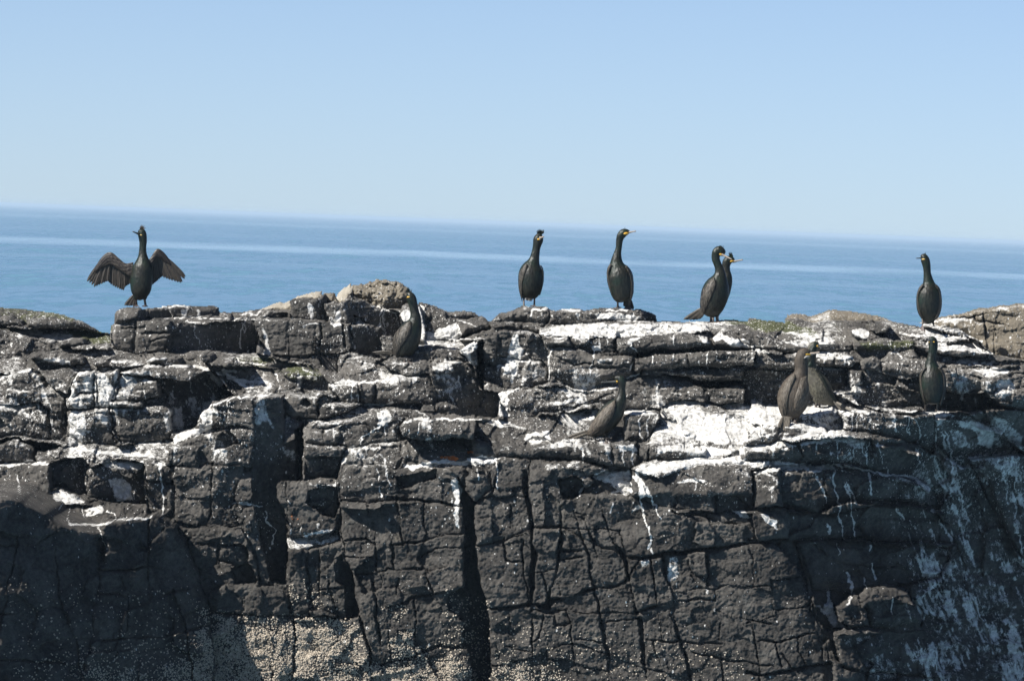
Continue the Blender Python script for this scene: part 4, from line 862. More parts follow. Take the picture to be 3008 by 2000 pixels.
# region 3
g('3', .8, [(275, 340), (330, 335), (330, 420), (370, 470), (330, 560), (300, 740), (260, 740), (270, 640), (200, 670), (230, 560), (250, 420)], 9)
s('3', 13, .95, [(590, 455), (560, 520), (545, 690)])
s('3', 13, .9, [(412, 205), (430, 150), (560, 135)])
s('3', 18, .95, [(1010, 150), (1160, 150)], [(600, 155), (770, 150)])
g('3', .8, [(900, 180), (1060, 165), (1200, 180), (1300, 230), (1200, 245), (940, 230)], 8)
g('3', .85, [(760, 165), (790, 170), (785, 235), (760, 235)], 4)
g('3', .95, [(730, 290), (860, 262), (1060, 255), (1400, 255), (1700, 270), (1800, 320), (1520, 330), (1330, 350), (1050, 370), (860, 340)], 10)
s('3', 9, .9, [(940, 350), (945, 440)], [(1000, 360), (1005, 440)], [(850, 330), (848, 400)], [(590, 290), (585, 350)], [(1520, 340), (1522, 425)], [(905, 440), (900, 520), (870, 660)], [(1180, 390), (1180, 440), (1250, 500)])
g('3', .8, [(880, 430), (950, 430), (955, 480), (880, 470)], 6)
g('3', .75, [(1150, 375), (1260, 360), (1230, 400), (1170, 420)], 6)
g('3', .6, [(1680, 320), (1790, 330), (1790, 420), (1720, 420)], 8)
g('3', .95, [(1815, 375), (1860, 350), (2091, 385), (2091, 440), (1960, 445), (1900, 400), (1820, 410)], 8)
g('3', .8, [(1180, 510), (1210, 512), (1195, 640), (1170, 650), (1185, 570)], 5)
g('3', .6, [(920, 530), (1050, 520), (1030, 560), (930, 570)], 8)
s('3', 8, .85, [(1775, 480), (1778, 610)], [(1355, 510), (1355, 570)], [(1840, 510), (1855, 580)], [(1510, 500), (1500, 550)], [(545, 760), (540, 830)])
g('3', 1.0, [(170, 800), (235, 790), (245, 980), (180, 990), (160, 900)], 5)
s('3', 24, .8, [(215, 800), (330, 780)])
g('3', .9, [(580, 865), (740, 840), (840, 845), (830, 870), (660, 900), (600, 890)], 7)
s('3', 14, .8, [(880, 790), (1000, 755), (1075, 745)], [(1145, 690), (1250, 655)])
g('3', .85, [(1120, 960), (1180, 920), (1300, 920), (1410, 950), (1300, 975), (1140, 985)], 7)
g('3', .75, [(870, 930), (940, 915), (900, 1000), (790, 1010)], 8)
g('3', .75, [(380, 1090), (560, 1070), (560, 1160), (430, 1210), (350, 1160)], 12)
g('3', .75, [(520, 1180), (640, 1140), (830, 1130), (800, 1200), (560, 1220)], 12)
g('3', .7, [(0, 1010), (200, 1020), (420, 1060), (330, 1080), (80, 1040)], 10)
s('3', 10, .95, [(1275, 940), (1265, 1150)], [(1320, 960), (1312, 1130)], [(1390, 960), (1380, 1030)])
g('3', .74, [(1440, 890), (1600, 870), (1700, 890), (1660, 930), (2091, 940), (2091, 1180), (1900, 1200), (1600, 1180), (1480, 1120), (1400, 1080), (1480, 980)], 16)
g('3', .8, [(1400, 1180), (1560, 1170), (1900, 1210), (2091, 1190), (2091, 1280), (1760, 1290), (1500, 1250), (1370, 1270)], 14)
g('3', .85, [(1080, 1190), (1220, 1185), (1230, 1240), (1090, 1260)], 8)
s('3', 12, .8, [(1130, 1240), (1135, 1350)], [(1200, 1240), (1205, 1350)], [(1010, 1210), (1040, 1350)], [(820, 1230), (815, 1330)])
g('3', 1.0, [(1200, 1380), (1330, 1330), (1700, 1300), (2091, 1290), (2091, 1330), (1720, 1340), (1560, 1380), (1480, 1420), (1300, 1430)], 8)
g('3', .72, [(840, 1440), (1000, 1385), (1170, 1380), (1190, 1480), (1080, 1530), (1000, 1500)], 12)
s('3', 26, .9, [(1190, 1440), (1260, 1480), (1330, 1590)], [(1220, 1400), (1300, 1560)])
s('3', 14, .8, [(1560, 1490), (1640, 1470), (1770, 1470)], [(1040, 1570), (1120, 1520)])
s('3', 22, .75, [(0, 1310), (170, 1300)])
# region 4
g('4', .95, [(790, 305), (880, 300), (940, 330), (900, 385), (820, 370)], 6)
g('4', .9, [(1465, 280), (1510, 275), (1530, 300), (1500, 320)], 4)
g('4', .9, [(1680, 235), (1700, 240), (1705, 275), (1690, 270)], 3)
s('4', 18, .85, [(1150, 335), (1300, 350), (1400, 350)], [(1740, 400), (1790, 395)])
g('4', .85, [(0, 400), (100, 420), (160, 490), (60, 480), (0, 460)], 8)
g('4', .7, [(220, 400), (420, 405), (440, 450), (260, 430)], 8)
g('4', .7, [(120, 340), (340, 360), (480, 385), (600, 380), (560, 350), (300, 320)], 10)
g('4', .75, [(300, 500), (420, 485), (640, 500), (560, 520), (380, 530)], 8)
s('4', 16, .8, [(1640, 450), (1880, 500)], [(1080, 490), (1140, 500), (1180, 545)], [(530, 400), (640, 400)])
s('4', 8, .85, [(735, 520), (740, 585)], [(760, 520), (765, 580)], [(1170, 590), (1172, 630)], [(800, 820), (830, 880)], [(580, 540), (582, 570)])
g('4', .8, [(700, 510), (800, 520), (850, 560), (790, 550), (720, 540)], 6)
g('4', .72, [(1640, 600), (1850, 590), (2020, 610), (2010, 660), (1850, 680), (1750, 640)], 10)
g('4', .62, [(1500, 560), (1700, 530), (1960, 560), (2020, 580), (1900, 590), (1600, 590)], 10)
g('4', .6, [(1880, 700), (2020, 680), (2060, 800), (1960, 870), (1890, 800)], 10)
g('4', .55, [(1790, 690), (1880, 670), (1870, 790), (1820, 780)], 8)
g('4', .95, [(0, 890), (240, 900), (230, 950), (0, 990)], 8)
g('4', .95, [(440, 905), (640, 895), (1080, 925), (1500, 920), (1540, 950), (1300, 965), (1100, 940), (800, 945), (640, 930)], 9)
g('4', .9, [(0, 990), (220, 980), (200, 1040), (40, 1110), (0, 1140)], 10)
g('4', .6, [(460, 920), (700, 950), (730, 1080), (600, 1100), (480, 1010)], 10)
g('4', .5, [(330, 1040), (560, 1060), (600, 1110), (420, 1110), (340, 1090)], 10)
s('4', 10, .9, [(790, 950), (785, 1080)], [(835, 950), (825, 1085)], [(870, 950), (880, 1000)], [(1120, 960), (1122, 1090)], [(1190, 980), (1280, 1010), (1300, 1080), (1290, 1170)], [(1215, 1000), (1225, 1110)])
g('4', .85, [(1390, 940), (1560, 950), (1500, 1000), (1440, 1050), (1430, 1000)], 8)
s('4', 14, .75, [(1440, 1060), (1440, 1300), (1460, 1400), (1500, 1568)], [(1480, 1090), (1520, 1220)], [(1510, 1080), (1560, 1240), (1570, 1420), (1620, 1568)])
g('4', .7, [(1560, 1000), (1700, 990), (1850, 1040), (1900, 1120), (1870, 1240), (1760, 1200), (1720, 1100), (1600, 1060)], 14)
g('4', .55, [(1550, 1040), (1700, 1120), (1720, 1230), (1600, 1240), (1560, 1160)], 12)
g('4', .6, [(1850, 960), (2000, 990), (2112, 1120), (2112, 1260), (1980, 1180), (1900, 1090)], 14)
g('4', .55, [(1740, 1260), (1900, 1240), (2050, 1200), (2112, 1300), (2112, 1480), (1900, 1400)], 16)
s('4', 9, .7, [(665, 1180), (670, 1300)], [(790, 1160), (830, 1340)], [(850, 1150), (900, 1300)], [(920, 1170), (900, 1340)], [(990, 1190), (1040, 1360)], [(1070, 1340), (1080, 1410)], [(1280, 1210), (1310, 1330)], [(1320, 1230), (1340, 1370)])
g('4', .6, [(340, 1165), (560, 1115), (740, 1100), (900, 1150), (880, 1240), (780, 1210), (640, 1180), (440, 1190)], 10)
g('4', .75, [(0, 1330), (160, 1300), (400, 1330), (640, 1340), (660, 1400), (380, 1390), (100, 1390)], 10)
s('4', 22, .75, [(640, 1345), (860, 1375), (1000, 1410), (1280, 1455), (1350, 1500)])
s('4', 10, .75, [(530, 1420), (560, 1560)], [(650, 1380), (680, 1568)], [(900, 1420), (960, 1568)], [(740, 1480), (770, 1560)], [(1320, 1500), (1330, 1568)])
# region 5
s('5', 12, .95, [(1145, 60), (1148, 200), (1160, 410)])
g('5', .9, [(1030, 30), (1120, 20), (1220, 45), (1130, 55)], 6)
g('5', .7, [(760, 110), (860, 110), (920, 160), (930, 290), (820, 300), (780, 200)], 8)
g('5', .65, [(700, 10), (900, 0), (1030, 20), (1000, 80), (820, 80), (720, 40)], 8)
g('5', .7, [(370, 235), (450, 215), (560, 262), (640, 310), (500, 330), (400, 290)], 8)
g('5', .72, [(600, 345), (740, 320), (740, 370), (620, 400)], 6)
s('5', 9, .8, [(940, 200), (925, 310)], [(130, 100), (140, 230)], [(430, 310), (425, 370)], [(590, 330), (600, 400)], [(760, 360), (820, 380), (825, 430)], [(490, 330), (492, 440)])
s('5', 22, .7, [(500, 445), (700, 460), (960, 410), (1080, 400)], [(0, 35), (340, 30)])
g('5', .12, [(0, 60), (150, 50), (330, 300), (250, 330), (100, 240)], 14)
s('5', 14, .6, [(690, 480), (735, 600)], [(1650, 320), (1850, 325)])  # first line: sunlit slit in the shaded rock, painted pale through the droppings mask
# region 6 and 7 and 8
s('6', 22, .7, [(0, 310), (160, 320)])
s('6', 12, .75, [(185, 370), (215, 460), (260, 500), (240, 590)], [(980, 60), (990, 140)], [(1040, 0), (1070, 190)], [(1000, 190), (1005, 260)], [(1695, 80), (1700, 140)])
g('6', .75, [(1140, 30), (1250, 30), (1400, 20), (1380, 60), (1220, 70)], 6)
g('6', .72, [(1490, 150), (1540, 120), (1590, 200), (1580, 350), (1570, 500), (1520, 440), (1530, 300)], 9)
g('6', .7, [(355, 560), (560, 510), (715, 480), (700, 520), (500, 560), (470, 620), (400, 590)], 8)
s('6', 12, .6, [(380, 470), (370, 530)], [(450, 460), (445, 530)], [(560, 450), (565, 500)], [(360, 290), (370, 310)], [(690, 150), (670, 250)])
g('6', .5, [(500, 170), (720, 150), (715, 190), (520, 200)], 8)
g('7', .85, [(930, 170), (1000, 190), (1090, 150), (1120, 230), (1060, 260), (1000, 230)], 7)
g('7', .9, [(1100, 70), (1180, 130), (1240, 250), (1170, 290), (1150, 200)], 7)
s('7', 12, .9, [(1185, 400), (1200, 480), (1230, 570), (1215, 640)], [(1170, 280), (1195, 400)], [(965, 310), (965, 375)], [(745, 140), (740, 250)], [(135, 0), (140, 210)], [(1240, 260), (1300, 410)], [(1230, 640), (1250, 680)])
g('7', .62, [(1350, 690), (1420, 660), (1440, 800), (1420, 880), (1350, 870)], 14)
s('7', 14, .55, [(1410, 880), (1410, 990)])
g('7', .6, [(1160, 720), (1230, 690), (1220, 760), (1160, 770)], 10)
g('7', .7, [(1780, 370), (1900, 355), (1960, 420), (1880, 430)], 10)
g('7', .6, [(1120, 320), (1200, 310), (1200, 370), (1090, 390)], 10)
s('7', 14, .7, [(1480, 150), (1560, 140), (1640, 150)], [(1560, 160), (1560, 200)])
g('8', .85, [(60, 380), (140, 380), (220, 430), (210, 490), (120, 440)], 8)
s('8', 14, .75, [(600, 90), (630, 250), (650, 400), (680, 550)], [(690, 180), (720, 330), (755, 545)], [(480, 90), (550, 300)], [(560, 460), (570, 520)], [(620, 600), (650, 670)], [(860, 600), (850, 650)], [(870, 740), (910, 840)], [(810, 830), (830, 910)], [(1040, 340), (1100, 430)], [(700, 160), (760, 310)], [(840, 100), (885, 250)])
s('8', 26, .62, [(690, 800), (730, 940), (700, 1020)], [(560, 930), (580, 1030), (640, 1170)], [(490, 1030), (660, 1180)])
g('8', .72, [(520, 1030), (600, 1000), (640, 1130), (690, 1180), (600, 1200), (560, 1120)], 9)
s('8', 30, .5, [(1300, 370), (1450, 340)], [(1150, 460), (1230, 510), (1230, 680), (1280, 750)])
s('8', 15, .6, [(1340, 0), (1380, 220), (1400, 280)], [(1460, 80), (1500, 260), (1560, 420)], [(1800, 50), (1830, 260)], [(1880, 80), (1900, 400), (1940, 740)])
g('8', .40, [(1500, 580), (1600, 640), (1760, 820), (1900, 960), (1949, 1100), (1949, 1568), (1700, 1568), (1420, 1180), (1280, 1130), (1300, 900), (1450, 700)], 30)
g('8', .38, [(1640, 470), (1780, 500), (1860, 700), (1960, 900), (1900, 900), (1700, 720)], 24)
g('8', .5, [(800, 1400), (950, 1360), (1040, 1420), (1080, 1568), (860, 1568)], 16)
s('8', 14, .65, [(1530, 920), (1600, 1040), (1690, 1230), (1760, 1400)], [(1360, 430), (1440, 600)], [(1020, 980), (1030, 1090)], [(1220, 1280), (1250, 1450)])
g('8', .5, [(1160, 900), (1290, 880), (1330, 960), (1200, 1010)], 16)
g('8', .45, [(640, 1320), (720, 1250), (880, 1220), (900, 1260), (720, 1340)], 10)
# weed, lichen, pale weathering
patch(GREEN, '1', .9, [(310, 185), (480, 190), (640, 215), (620, 260), (440, 240), (330, 225)], 8)
patch(GREEN, '1', .95, [(520, 350), (680, 335), (920, 375), (930, 460), (780, 460), (660, 400), (540, 385)], 8)
patch(GREEN, '1', .9, [(860, 270), (960, 280), (950, 360), (860, 350)], 8)
patch(GREEN, '2', .9, [(60, 650), (220, 640), (300, 690), (160, 700)], 8)
patch(GREEN, '2', .9, [(360, 710), (520, 720), (610, 780), (480, 800), (370, 760)], 8)
patch(GREEN, '4', .95, [(0, 215), (300, 240), (480, 300), (560, 370), (360, 360), (120, 330), (0, 280)], 12)
patch(GREEN, '4', .8, [(820, 400), (1280, 392), (1280, 460), (900, 470)], 10)
patch(GREEN, '3', .9, [(1780, 225), (2091, 215), (2091, 270), (1800, 260)], 6)
patch(TAN, '3', .6, [(1400, 240), (1560, 240), (1600, 275), (1440, 270)], 8)
patch(LICH, '2', 1.0, [(1545, 1425), (1640, 1405), (1700, 1412), (1670, 1445), (1560, 1455)], 6)
patch(LICH, '2', 1.0, [(1740, 1370), (1810, 1370), (1815, 1395), (1750, 1395)], 5)
patch(LICH, '6', .55, [(360, 370), (440, 400), (420, 440), (360, 420)], 8)
patch(TAN, '7', .45, [(740, 1180), (860, 1170), (900, 1290), (720, 1280)], 14)
patch(TAN, '6', .5, [(1390, 1020), (1430, 1060), (1420, 1300), (1390, 1120)], 8)
patch(TAN, '6', .45, [(1090, 520), (1170, 500), (1160, 590), (1090, 590)], 8)
SPECK = np.interp(PY, [850, 950, 1300, 1420, 1600, 2000], [.45, .70, .70, .36, .07, .05]) * np.clip(fbm(GX, GZ, 1.6, 3, .55, 120) * 1.3 + .65, .12, 1.1)
SPECK *= np.clip(fbm(GX, GZ, 5, 3, .55, 131) * 1.8 + .75, .1, 1.25)
SPECK *= np.where((PX < 620) & (PY > 1470), .35, 1.0)
SPECK *= np.interp(PX, [0, 1400, 2200, 3008], [1.0, .85, .9, 1.0])
# ------------------------------------------------------------------ split the field into its blocks
# nothing of the filler stands above the traced crest
alive = np.ones(NX, bool)
for i in range(NZ - 1, -1, -1):
    kill = alive & MASK[i] & (LAB[i] >= 100000)
    MASK[i] &= ~kill
    alive &= ~(MASK[i] & (LAB[i] < 100000))
KEY = LAB.astype(np.int64) * 8 + THING
comp = components(KEY, MASK & ~CR)
def settle(comp, minsize):
    ids, inv, cnt = np.unique(comp, return_inverse=True, return_counts=True)
    small = (cnt < minsize)[inv].reshape(comp.shape) & MASK & (THING == 0)
    comp = np.where(small, -1, comp)
    for _ in range(400):
        hole = MASK & (comp < 0)
        if not hole.any(): break
        new = comp.copy()
        for ax, sh in ((0, 1), (0, -1), (1, 1), (1, -1)):
            nb = np.roll(comp, sh, ax); nt = np.roll(THING, sh, ax)
            new = np.where((new < 0) & hole & (nb >= 0) & (nt == THING), nb, new)
        if (new == comp).all(): break
        comp = new
    return comp
MINB = 420
comp = settle(comp, MINB)
comp = np.where(MASK & (comp < 0), 10 ** 8, comp)

CO = np.stack([GX, Y, GZ], -1)
# the very rim of the crest rolls away backwards
rim = np.zeros((NZ, NX), np.float32)
mk = MASK.copy()
for k in range(5):
    e = mk & ~(np.roll(mk, -1, 0) & np.roll(mk, 1, 1) & np.roll(mk, -1, 1))
    e[:, :6] = False; e[:, -6:] = False; e[-6:] = False
    rim[e] = (5 - k) ** 2 / 25 * .07
    mk &= ~e
CO[..., 1] += rim
WEAR = np.stack([GUANO, TAN, GREEN, SPECK], -1)
q = MASK[:-1, :-1] & MASK[1:, :-1] & MASK[:-1, 1:] & MASK[1:, 1:]
ci, cj = np.nonzero(q)
v0 = ci * NX + cj
quads = np.stack([v0, v0 + 1, v0 + NX + 1, v0 + NX], -1)
lab = comp[ci, cj]; thg = THING[ci, cj]
order = np.argsort(lab, kind='stable')
quads, lab, thg = quads[order], lab[order], thg[order]
cuts = np.flatnonzero(np.diff(lab)) + 1
st = np.concatenate([[0], cuts]); en = np.concatenate([cuts, [len(lab)]])
COF, WF, LF = CO.reshape(-1, 3), WEAR.reshape(-1, 4), LICH.reshape(-1)

def rock_mesh(name, fq, back=None):
    u, inv = np.unique(fq, return_inverse=True)
    f = inv.reshape(fq.shape).astype(np.int32)
    v = COF[u]; w = WF[u]; l = LF[u]
    if back is not None:        # close it into a solid body
        e = np.concatenate([f[:, [0, 1]], f[:, [1, 2]], f[:, [2, 3]], f[:, [3, 0]]])
        ks = e.min(1).astype(np.int64) * len(v) + e.max(1)
        _, ix, ct = np.unique(ks, return_index=True, return_counts=True)
        be = e[ix[ct == 1]]
        n = len(v); vb = v.copy(); c = v.mean(0)
        vb[:, 1] = v[:, 1].max() + back; vb[:, 0] = c[0] + (v[:, 0] - c[0]) * .85; vb[:, 2] = v[:, 2].min() + (v[:, 2] - v[:, 2].min()) * .7
        v = np.concatenate([v, vb]); w = np.concatenate([w, w]); l = np.concatenate([l, l])
        f = np.concatenate([f, f[:, ::-1] + n, np.stack([be[:, 1], be[:, 0], be[:, 0] + n, be[:, 1] + n], -1)])
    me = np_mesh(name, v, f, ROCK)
    attr(me, 'wear', w)
    a = me.attributes.new('lichen', 'FLOAT', 'POINT'); a.data.foreach_set('value', l.astype(np.float32))
    return me

# body of the skerry behind and under the blocks
cols = np.arange(0, NX, 5)
top = np.array([gz[np.flatnonzero(MASK[:, j]).max()] if MASK[:, j].any() else 2.5 for j in cols])
ytop = np.array([CO[np.flatnonzero(MASK[:, j]).max(), j, 1] if MASK[:, j].any() else 2.0 for j in cols])
def widen(a, f, n=4):
    return np.array([f(a[max(0, k - n):k + n + 1]) for k in range(len(a))])
top, ytop = widen(top, np.min, 3) - .02, widen(ytop, np.max)
bv, bf = [], []
for k, j in enumerate(cols):
    x = gx[j]; n = .08 * math.sin(x * 3.1) + .05 * math.sin(x * 7.7 + 1)
    low = CO[0, j, 1]
    bv += [(x, low, -.25), (x, low + .05, -1.2), (x, 7.0, -1.2), (x, 6.0 + n, .9 + n), (x, 4.6 + n, top[k] - .75 + n), (x, 3.2 + n, top[k] - .22 + n), (x, max(ytop[k] + .12, 1.5), top[k] - .02), (x, ytop[k] + .05, top[k] - .035)]
for k in range(len(cols) - 1):
    for r_ in range(7):
        a, b_ = k * 8 + r_, (k + 1) * 8 + r_
        bf.append((a, a + 1, b_ + 1, b_))
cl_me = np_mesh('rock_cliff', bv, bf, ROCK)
attr(cl_me, 'wear', np.tile(np.array([[.2, 0, .1, .3]], np.float32), (len(bv), 1)))
a_ = cl_me.attributes.new('lichen', 'FLOAT', 'POINT')
CLIFF = link('rock_cliff', cl_me)
CLIFF['kind'] = 'structure'
SLABS = {1: ('rock_slab', 'long low cream-coloured slab on the crest, left of the brown rounded boulder', 'slab'),
         2: ('stone', 'small pale stone wedged on the crest between the long low slab and the pointed slab', 'stone'),
         3: ('rock_slab', 'pointed pale slab leaning upright against the left side of the brown boulder', 'slab'),
         4: ('boulder', 'large rounded tan-brown boulder on the crest behind the shag beside white-splashed rock', 'boulder')}
for tt, (nm, lb, ct) in SLABS.items():
    if (thg == tt).any():
        o = link(nm, rock_mesh(nm, quads[thg == tt], back=.35))
        o['label'] = lb; o['category'] = ct
nb = 0
for a, b_ in zip(st, en):
    if thg[a] == 0:
        link('rock_block', rock_mesh('rock_block', quads[a:b_]), CLIFF); nb += 1
print('BLOCKS', nb, 'quads', len(quads))

# depth of the rock surface along a sight line
def surf(px, py):
    d = F + RV * ((px - 1504) * K) - UV * ((py - 1000) * K)
    t0 = (-1.2 + CAM_D) / d.y
    t = t0 + np.arange(0, 6.5, .004)
    xs, ys_, zs = CAM.x + d.x * t, CAM.y + d.y * t, CAM.z + d.z * t
    j = np.clip(((xs - XA) / STEP).round().astype(int), 0, NX - 1); i = np.clip(((zs - ZA) / STEP).round().astype(int), 0, NZ - 1)
    hit = MASK[i, j] & (ys_ >= CO[i, j, 1])
    if not hit.any(): return None
    k = int(np.argmax(hit))
    return Vector((xs[k], ys_[k], zs[k]))

# ------------------------------------------------------------------ barnacles: small cones crusted on the foot of the rock
def make_barnacle_mat():
    t = NT('barnacle_shell')
    n = t.noise(t.pos(), 40.0, 3, .6)
    t.put(t.b.inputs['Base Color'], t.mix(t.ramp(n, .3, .7), rgb(.22, .187, .145), rgb(.43, .375, .30)))
    t.b.inputs['Roughness'].default_value = .9
    return t.m
BARN = make_barnacle_mat()
DEN = np.zeros((NZ, NX), np.float32)
dn = lambda reg, k, pts, soft=30: patch(DEN, reg, k, pts, soft)
dn('6', .95, [(-300, 1180), (-100, 1120), (40, 1130), (120, 1180), (330, 1170), (390, 1150), (520, 1180), (720, 1160), (860, 1190), (900, 1300), (930, 1420), (1020, 1460), (1200, 1440), (1400, 1400), (1600, 1370), (1625, 1480), (1640, 1800), (-400, 1800)])
dn('6', .42, [(-320, 1020), (0, 1080), (380, 1090), (700, 1130), (860, 1120), (880, 1200), (400, 1240), (-300, 1220)])
dn('6', .6, [(1060, 1300), (1120, 1210), (1250, 1200), (1240, 1320), (1400, 1320), (1380, 1420), (1050, 1440)])
dn('6', .22, [(1000, 1030), (1200, 1000), (1200, 1130), (1040, 1150)])
dn('6', .28, [(350, 860), (420, 870), (430, 1100), (380, 1110)])
dn('6', .16, [(460, 820), (600, 860), (760, 1080), (480, 1080)])
dn('6', .14, [(1440, 880), (1780, 1000), (1790, 1568), (1500, 1568), (1400, 1300)])
dn('6', .4, [(1620, 1450), (1800, 1480), (1930, 1560), (1930, 1800), (1620, 1800)])
dn('7', .6, [(90, 1490), (200, 1430), (400, 1450), (420, 1500), (300, 1800), (90, 1800)])
dn('7', .3, [(200, 1320), (260, 1330), (280, 1460), (560, 1480), (700, 1530), (760, 1800), (300, 1800)])
dn('7', .05, [(100, 1080), (900, 1250), (1900, 1300), (1900, 1800), (100, 1800)])
dn('5', .42, [(480, 1480), (720, 1440), (1000, 1470), (1300, 1400), (1600, 1350), (1700, 1420), (1800, 1800), (300, 1800)])
dn('5', .12, [(60, 1480), (400, 1350), (1000, 1270), (1500, 1200), (1640, 1380), (400, 1600), (60, 1700)])
dn('5', .03, [(20, 800), (800, 900), (1400, 900), (1560, 1200), (20, 1400)])
dn('5', .7, [(1500, 1130), (1620, 1110), (1930, 1250), (1930, 1800), (1700, 1800), (1640, 1400)])
DEN *= np.clip(fbm(GX, GZ, 9, 3, .55, 140) * 1.1 + .9, .15, 1.25) * np.where(CR, .35, 1)
DEN[~MASK] = 0
flat = DEN.reshape(-1)
nsel = rng.random(flat.size) < flat * .72
idx = rng.permutation(np.flatnonzero(nsel))[:46000]
nrm = np.stack([np.gradient(CO[..., 1], STEP, axis=1), -np.ones((NZ, NX)), np.gradient(CO[..., 1], STEP, axis=0)], -1).reshape(-1, 3)[idx]
nrm[:, 0] = np.clip(nrm[:, 0], -1, 1); nrm[:, 2] = np.clip(nrm[:, 2], -1, 1)
nrm = nrm * np.array([1, 1, 1]); nrm /= np.linalg.norm(nrm, axis=1, keepdims=True)
t1 = np.cross(nrm, [0, 0, 1.0]); t1 /= np.linalg.norm(t1, axis=1, keepdims=True); t2 = np.cross(nrm, t1)
c0 = COF[idx] + np.concatenate([rng.uniform(-.004, .004, (len(idx), 1)), np.zeros((len(idx), 1)), rng.uniform(-.004, .004, (len(idx), 1))], 1)
rad = rng.uniform(.0045, .0100, len(idx))[:, None]; hh = rad * rng.uniform(.7, 1.2, (len(idx), 1))
vv = []
for q_ in range(6):
    an = q_ * math.pi / 3
    vv.append(c0 + (t1 * math.cos(an) + t2 * math.sin(an)) * rad - nrm * .004)
for q_ in range(6):
    an = q_ * math.pi / 3
    vv.append(c0 + (t1 * math.cos(an) + t2 * math.sin(an)) * rad * .45 + nrm * hh)
vv.append(c0 + nrm * hh * .7)
bv = np.stack(vv, 1).reshape(-1, 3)
ff = []
for q_ in range(6):
    n_ = (q_ + 1) % 6
    ff += [(q_, n_, 6 + n_), (q_, 6 + n_, 6 + q_), (6 + q_, 6 + n_, 12)]
ff = np.array(ff)
bf = (np.arange(len(idx))[:, None, None] * 13 + ff[None]).reshape(-1, 3)
bo = link('barnacles', np_mesh('barnacles', bv, bf, BARN), CLIFF)
bo['kind'] = 'stuff'
print('BARNACLES', len(idx))
# ------------------------------------------------------------------ the shags
def feather_mat(name, c1, c2, c3, rough=.5, stripe=0.0, sheen=None, scale=55):
    t = NT(name)
    tc = t.node('ShaderNodeTexCoord').outputs['Object']
    n = t.noise(t.vmul(tc, (1, 1, .45)), scale, 4, .6)
    n2 = t.noise(tc, 9.0, 3, .5)
    b = t.mix(t.ramp(n, .35, .68), rgb(*c1), rgb(*c2))
    b = t.mix(t.ramp(n2, .4, .7), b, rgb(*c3))
    at = t.node('ShaderNodeAttribute', attribute_name='edge').outputs['Fac']
    if stripe:
        b = t.mix(t.math('MULTIPLY', at, stripe), b, rgb(.12, .105, .083))
    t.put(t.b.inputs['Base Color'], b)
    t.b.inputs['Roughness'].default_value = rough
    t.b.inputs['Specular IOR Level'].default_value = .32
    if sheen:
        t.b.inputs['Sheen Weight'].default_value = .35
        t.b.inputs['Sheen Roughness'].default_value = .4
        t.b.inputs['Sheen Tint'].default_value = rgb(*sheen)
    v = t.node('ShaderNodeTexVoronoi', {'Vector': t.vmul(tc, (1, 1, .55)), 'Scale': 52.0})
    bm = t.node('ShaderNodeBump', {'Height': t.math('ADD', t.math('MULTIPLY', v.outputs['Distance'], .7), n), 'Strength': .42, 'Distance': .009})
    t.l.new(bm.outputs[0], t.b.inputs['Normal'])
    return t.m
M_DARK = feather_mat('plumage_green_black', (0.0034, 0.0040, 0.0029), (0.0185, 0.0185, 0.0125), (0.0055, 0.0145, 0.0085), .45)
M_WING = feather_mat('plumage_wing', (0.0115, 0.0101, 0.0086), (0.0360, 0.0310, 0.0252), (0.0202, 0.0187, 0.0151), .5, stripe=.8)
M_BROWN = feather_mat('plumage_brown', (0.0324, 0.0252, 0.0187), (0.0756, 0.0605, 0.0446), (0.0504, 0.0396, 0.0295), .65, stripe=.8)
M_BROWNW = feather_mat('plumage_brown_wing', (0.0288, 0.0223, 0.0166), (0.0900, 0.0720, 0.0533), (0.0504, 0.0403, 0.0302), .62, stripe=1.0)
M_MOTTLED = feather_mat('plumage_mottled', (0.030, 0.028, 0.021), (0.105, 0.098, 0.072), (0.055, 0.050, 0.038), .6, scale=80)
M_SPREAD = feather_mat('plumage_spread_wing', (0.0086, 0.0072, 0.0072), (0.0331, 0.0259, 0.0223), (0.0158, 0.0122, 0.0115), .38, stripe=.55)
M_TAILPALE = feather_mat('plumage_pale_tail', (0.0936, 0.0864, 0.0720), (0.1872, 0.1728, 0.1512), (0.1296, 0.1188, 0.1008), .6, stripe=.6)
def plain(name, c, rough=.5, spec=.4):
    t = NT(name); tc = t.node('ShaderNodeTexCoord').outputs['Object']
    n = t.noise(tc, 60.0, 3, .5)
    t.put(t.b.inputs['Base Color'], t.mix(n, rgb(*[k * .7 for k in c]), rgb(*[min(1, k * 1.25) for k in c])))
    t.b.inputs['Roughness'].default_value = rough; t.b.inputs['Specular IOR Level'].default_value = spec
    return t.m
M_GAPE = plain('gape_skin', (.58, .33, .045), .45)
M_GAPE_DULL = plain('gape_skin_dull', (.38, .25, .07), .5)
M_BILL = plain('bill_dark', (.06, .06, .055), .4)
M_BILL_PALE = plain('bill_pale', (.27, .225, .185), .4)
M_EYE = plain('eye', (.02, .07, .05), .1, .8)
M_LEG = plain('leg_skin', (.10, .085, .075), .55)
M_WEB = plain('foot_web', (.115, .09, .08), .55)
M_WHITE = plain('down_pale', (.34, .315, .28), .7)

def cr_spline(pts, n):
    p = np.array(pts, float); m_ = len(p)
    t = np.linspace(0, m_ - 1, n); i = np.clip(t.astype(int), 0, m_ - 2); f = (t - i)[:, None]
    p0, p1, p2, p3 = p[np.clip(i - 1, 0, m_ - 1)], p[i], p[i + 1], p[np.clip(i + 2, 0, m_ - 1)]
    return .5 * (2 * p1 + (p2 - p0) * f + (2 * p0 - 5 * p1 + 4 * p2 - p3) * f * f + (3 * p1 - p0 - 3 * p2 + p3) * f ** 3)

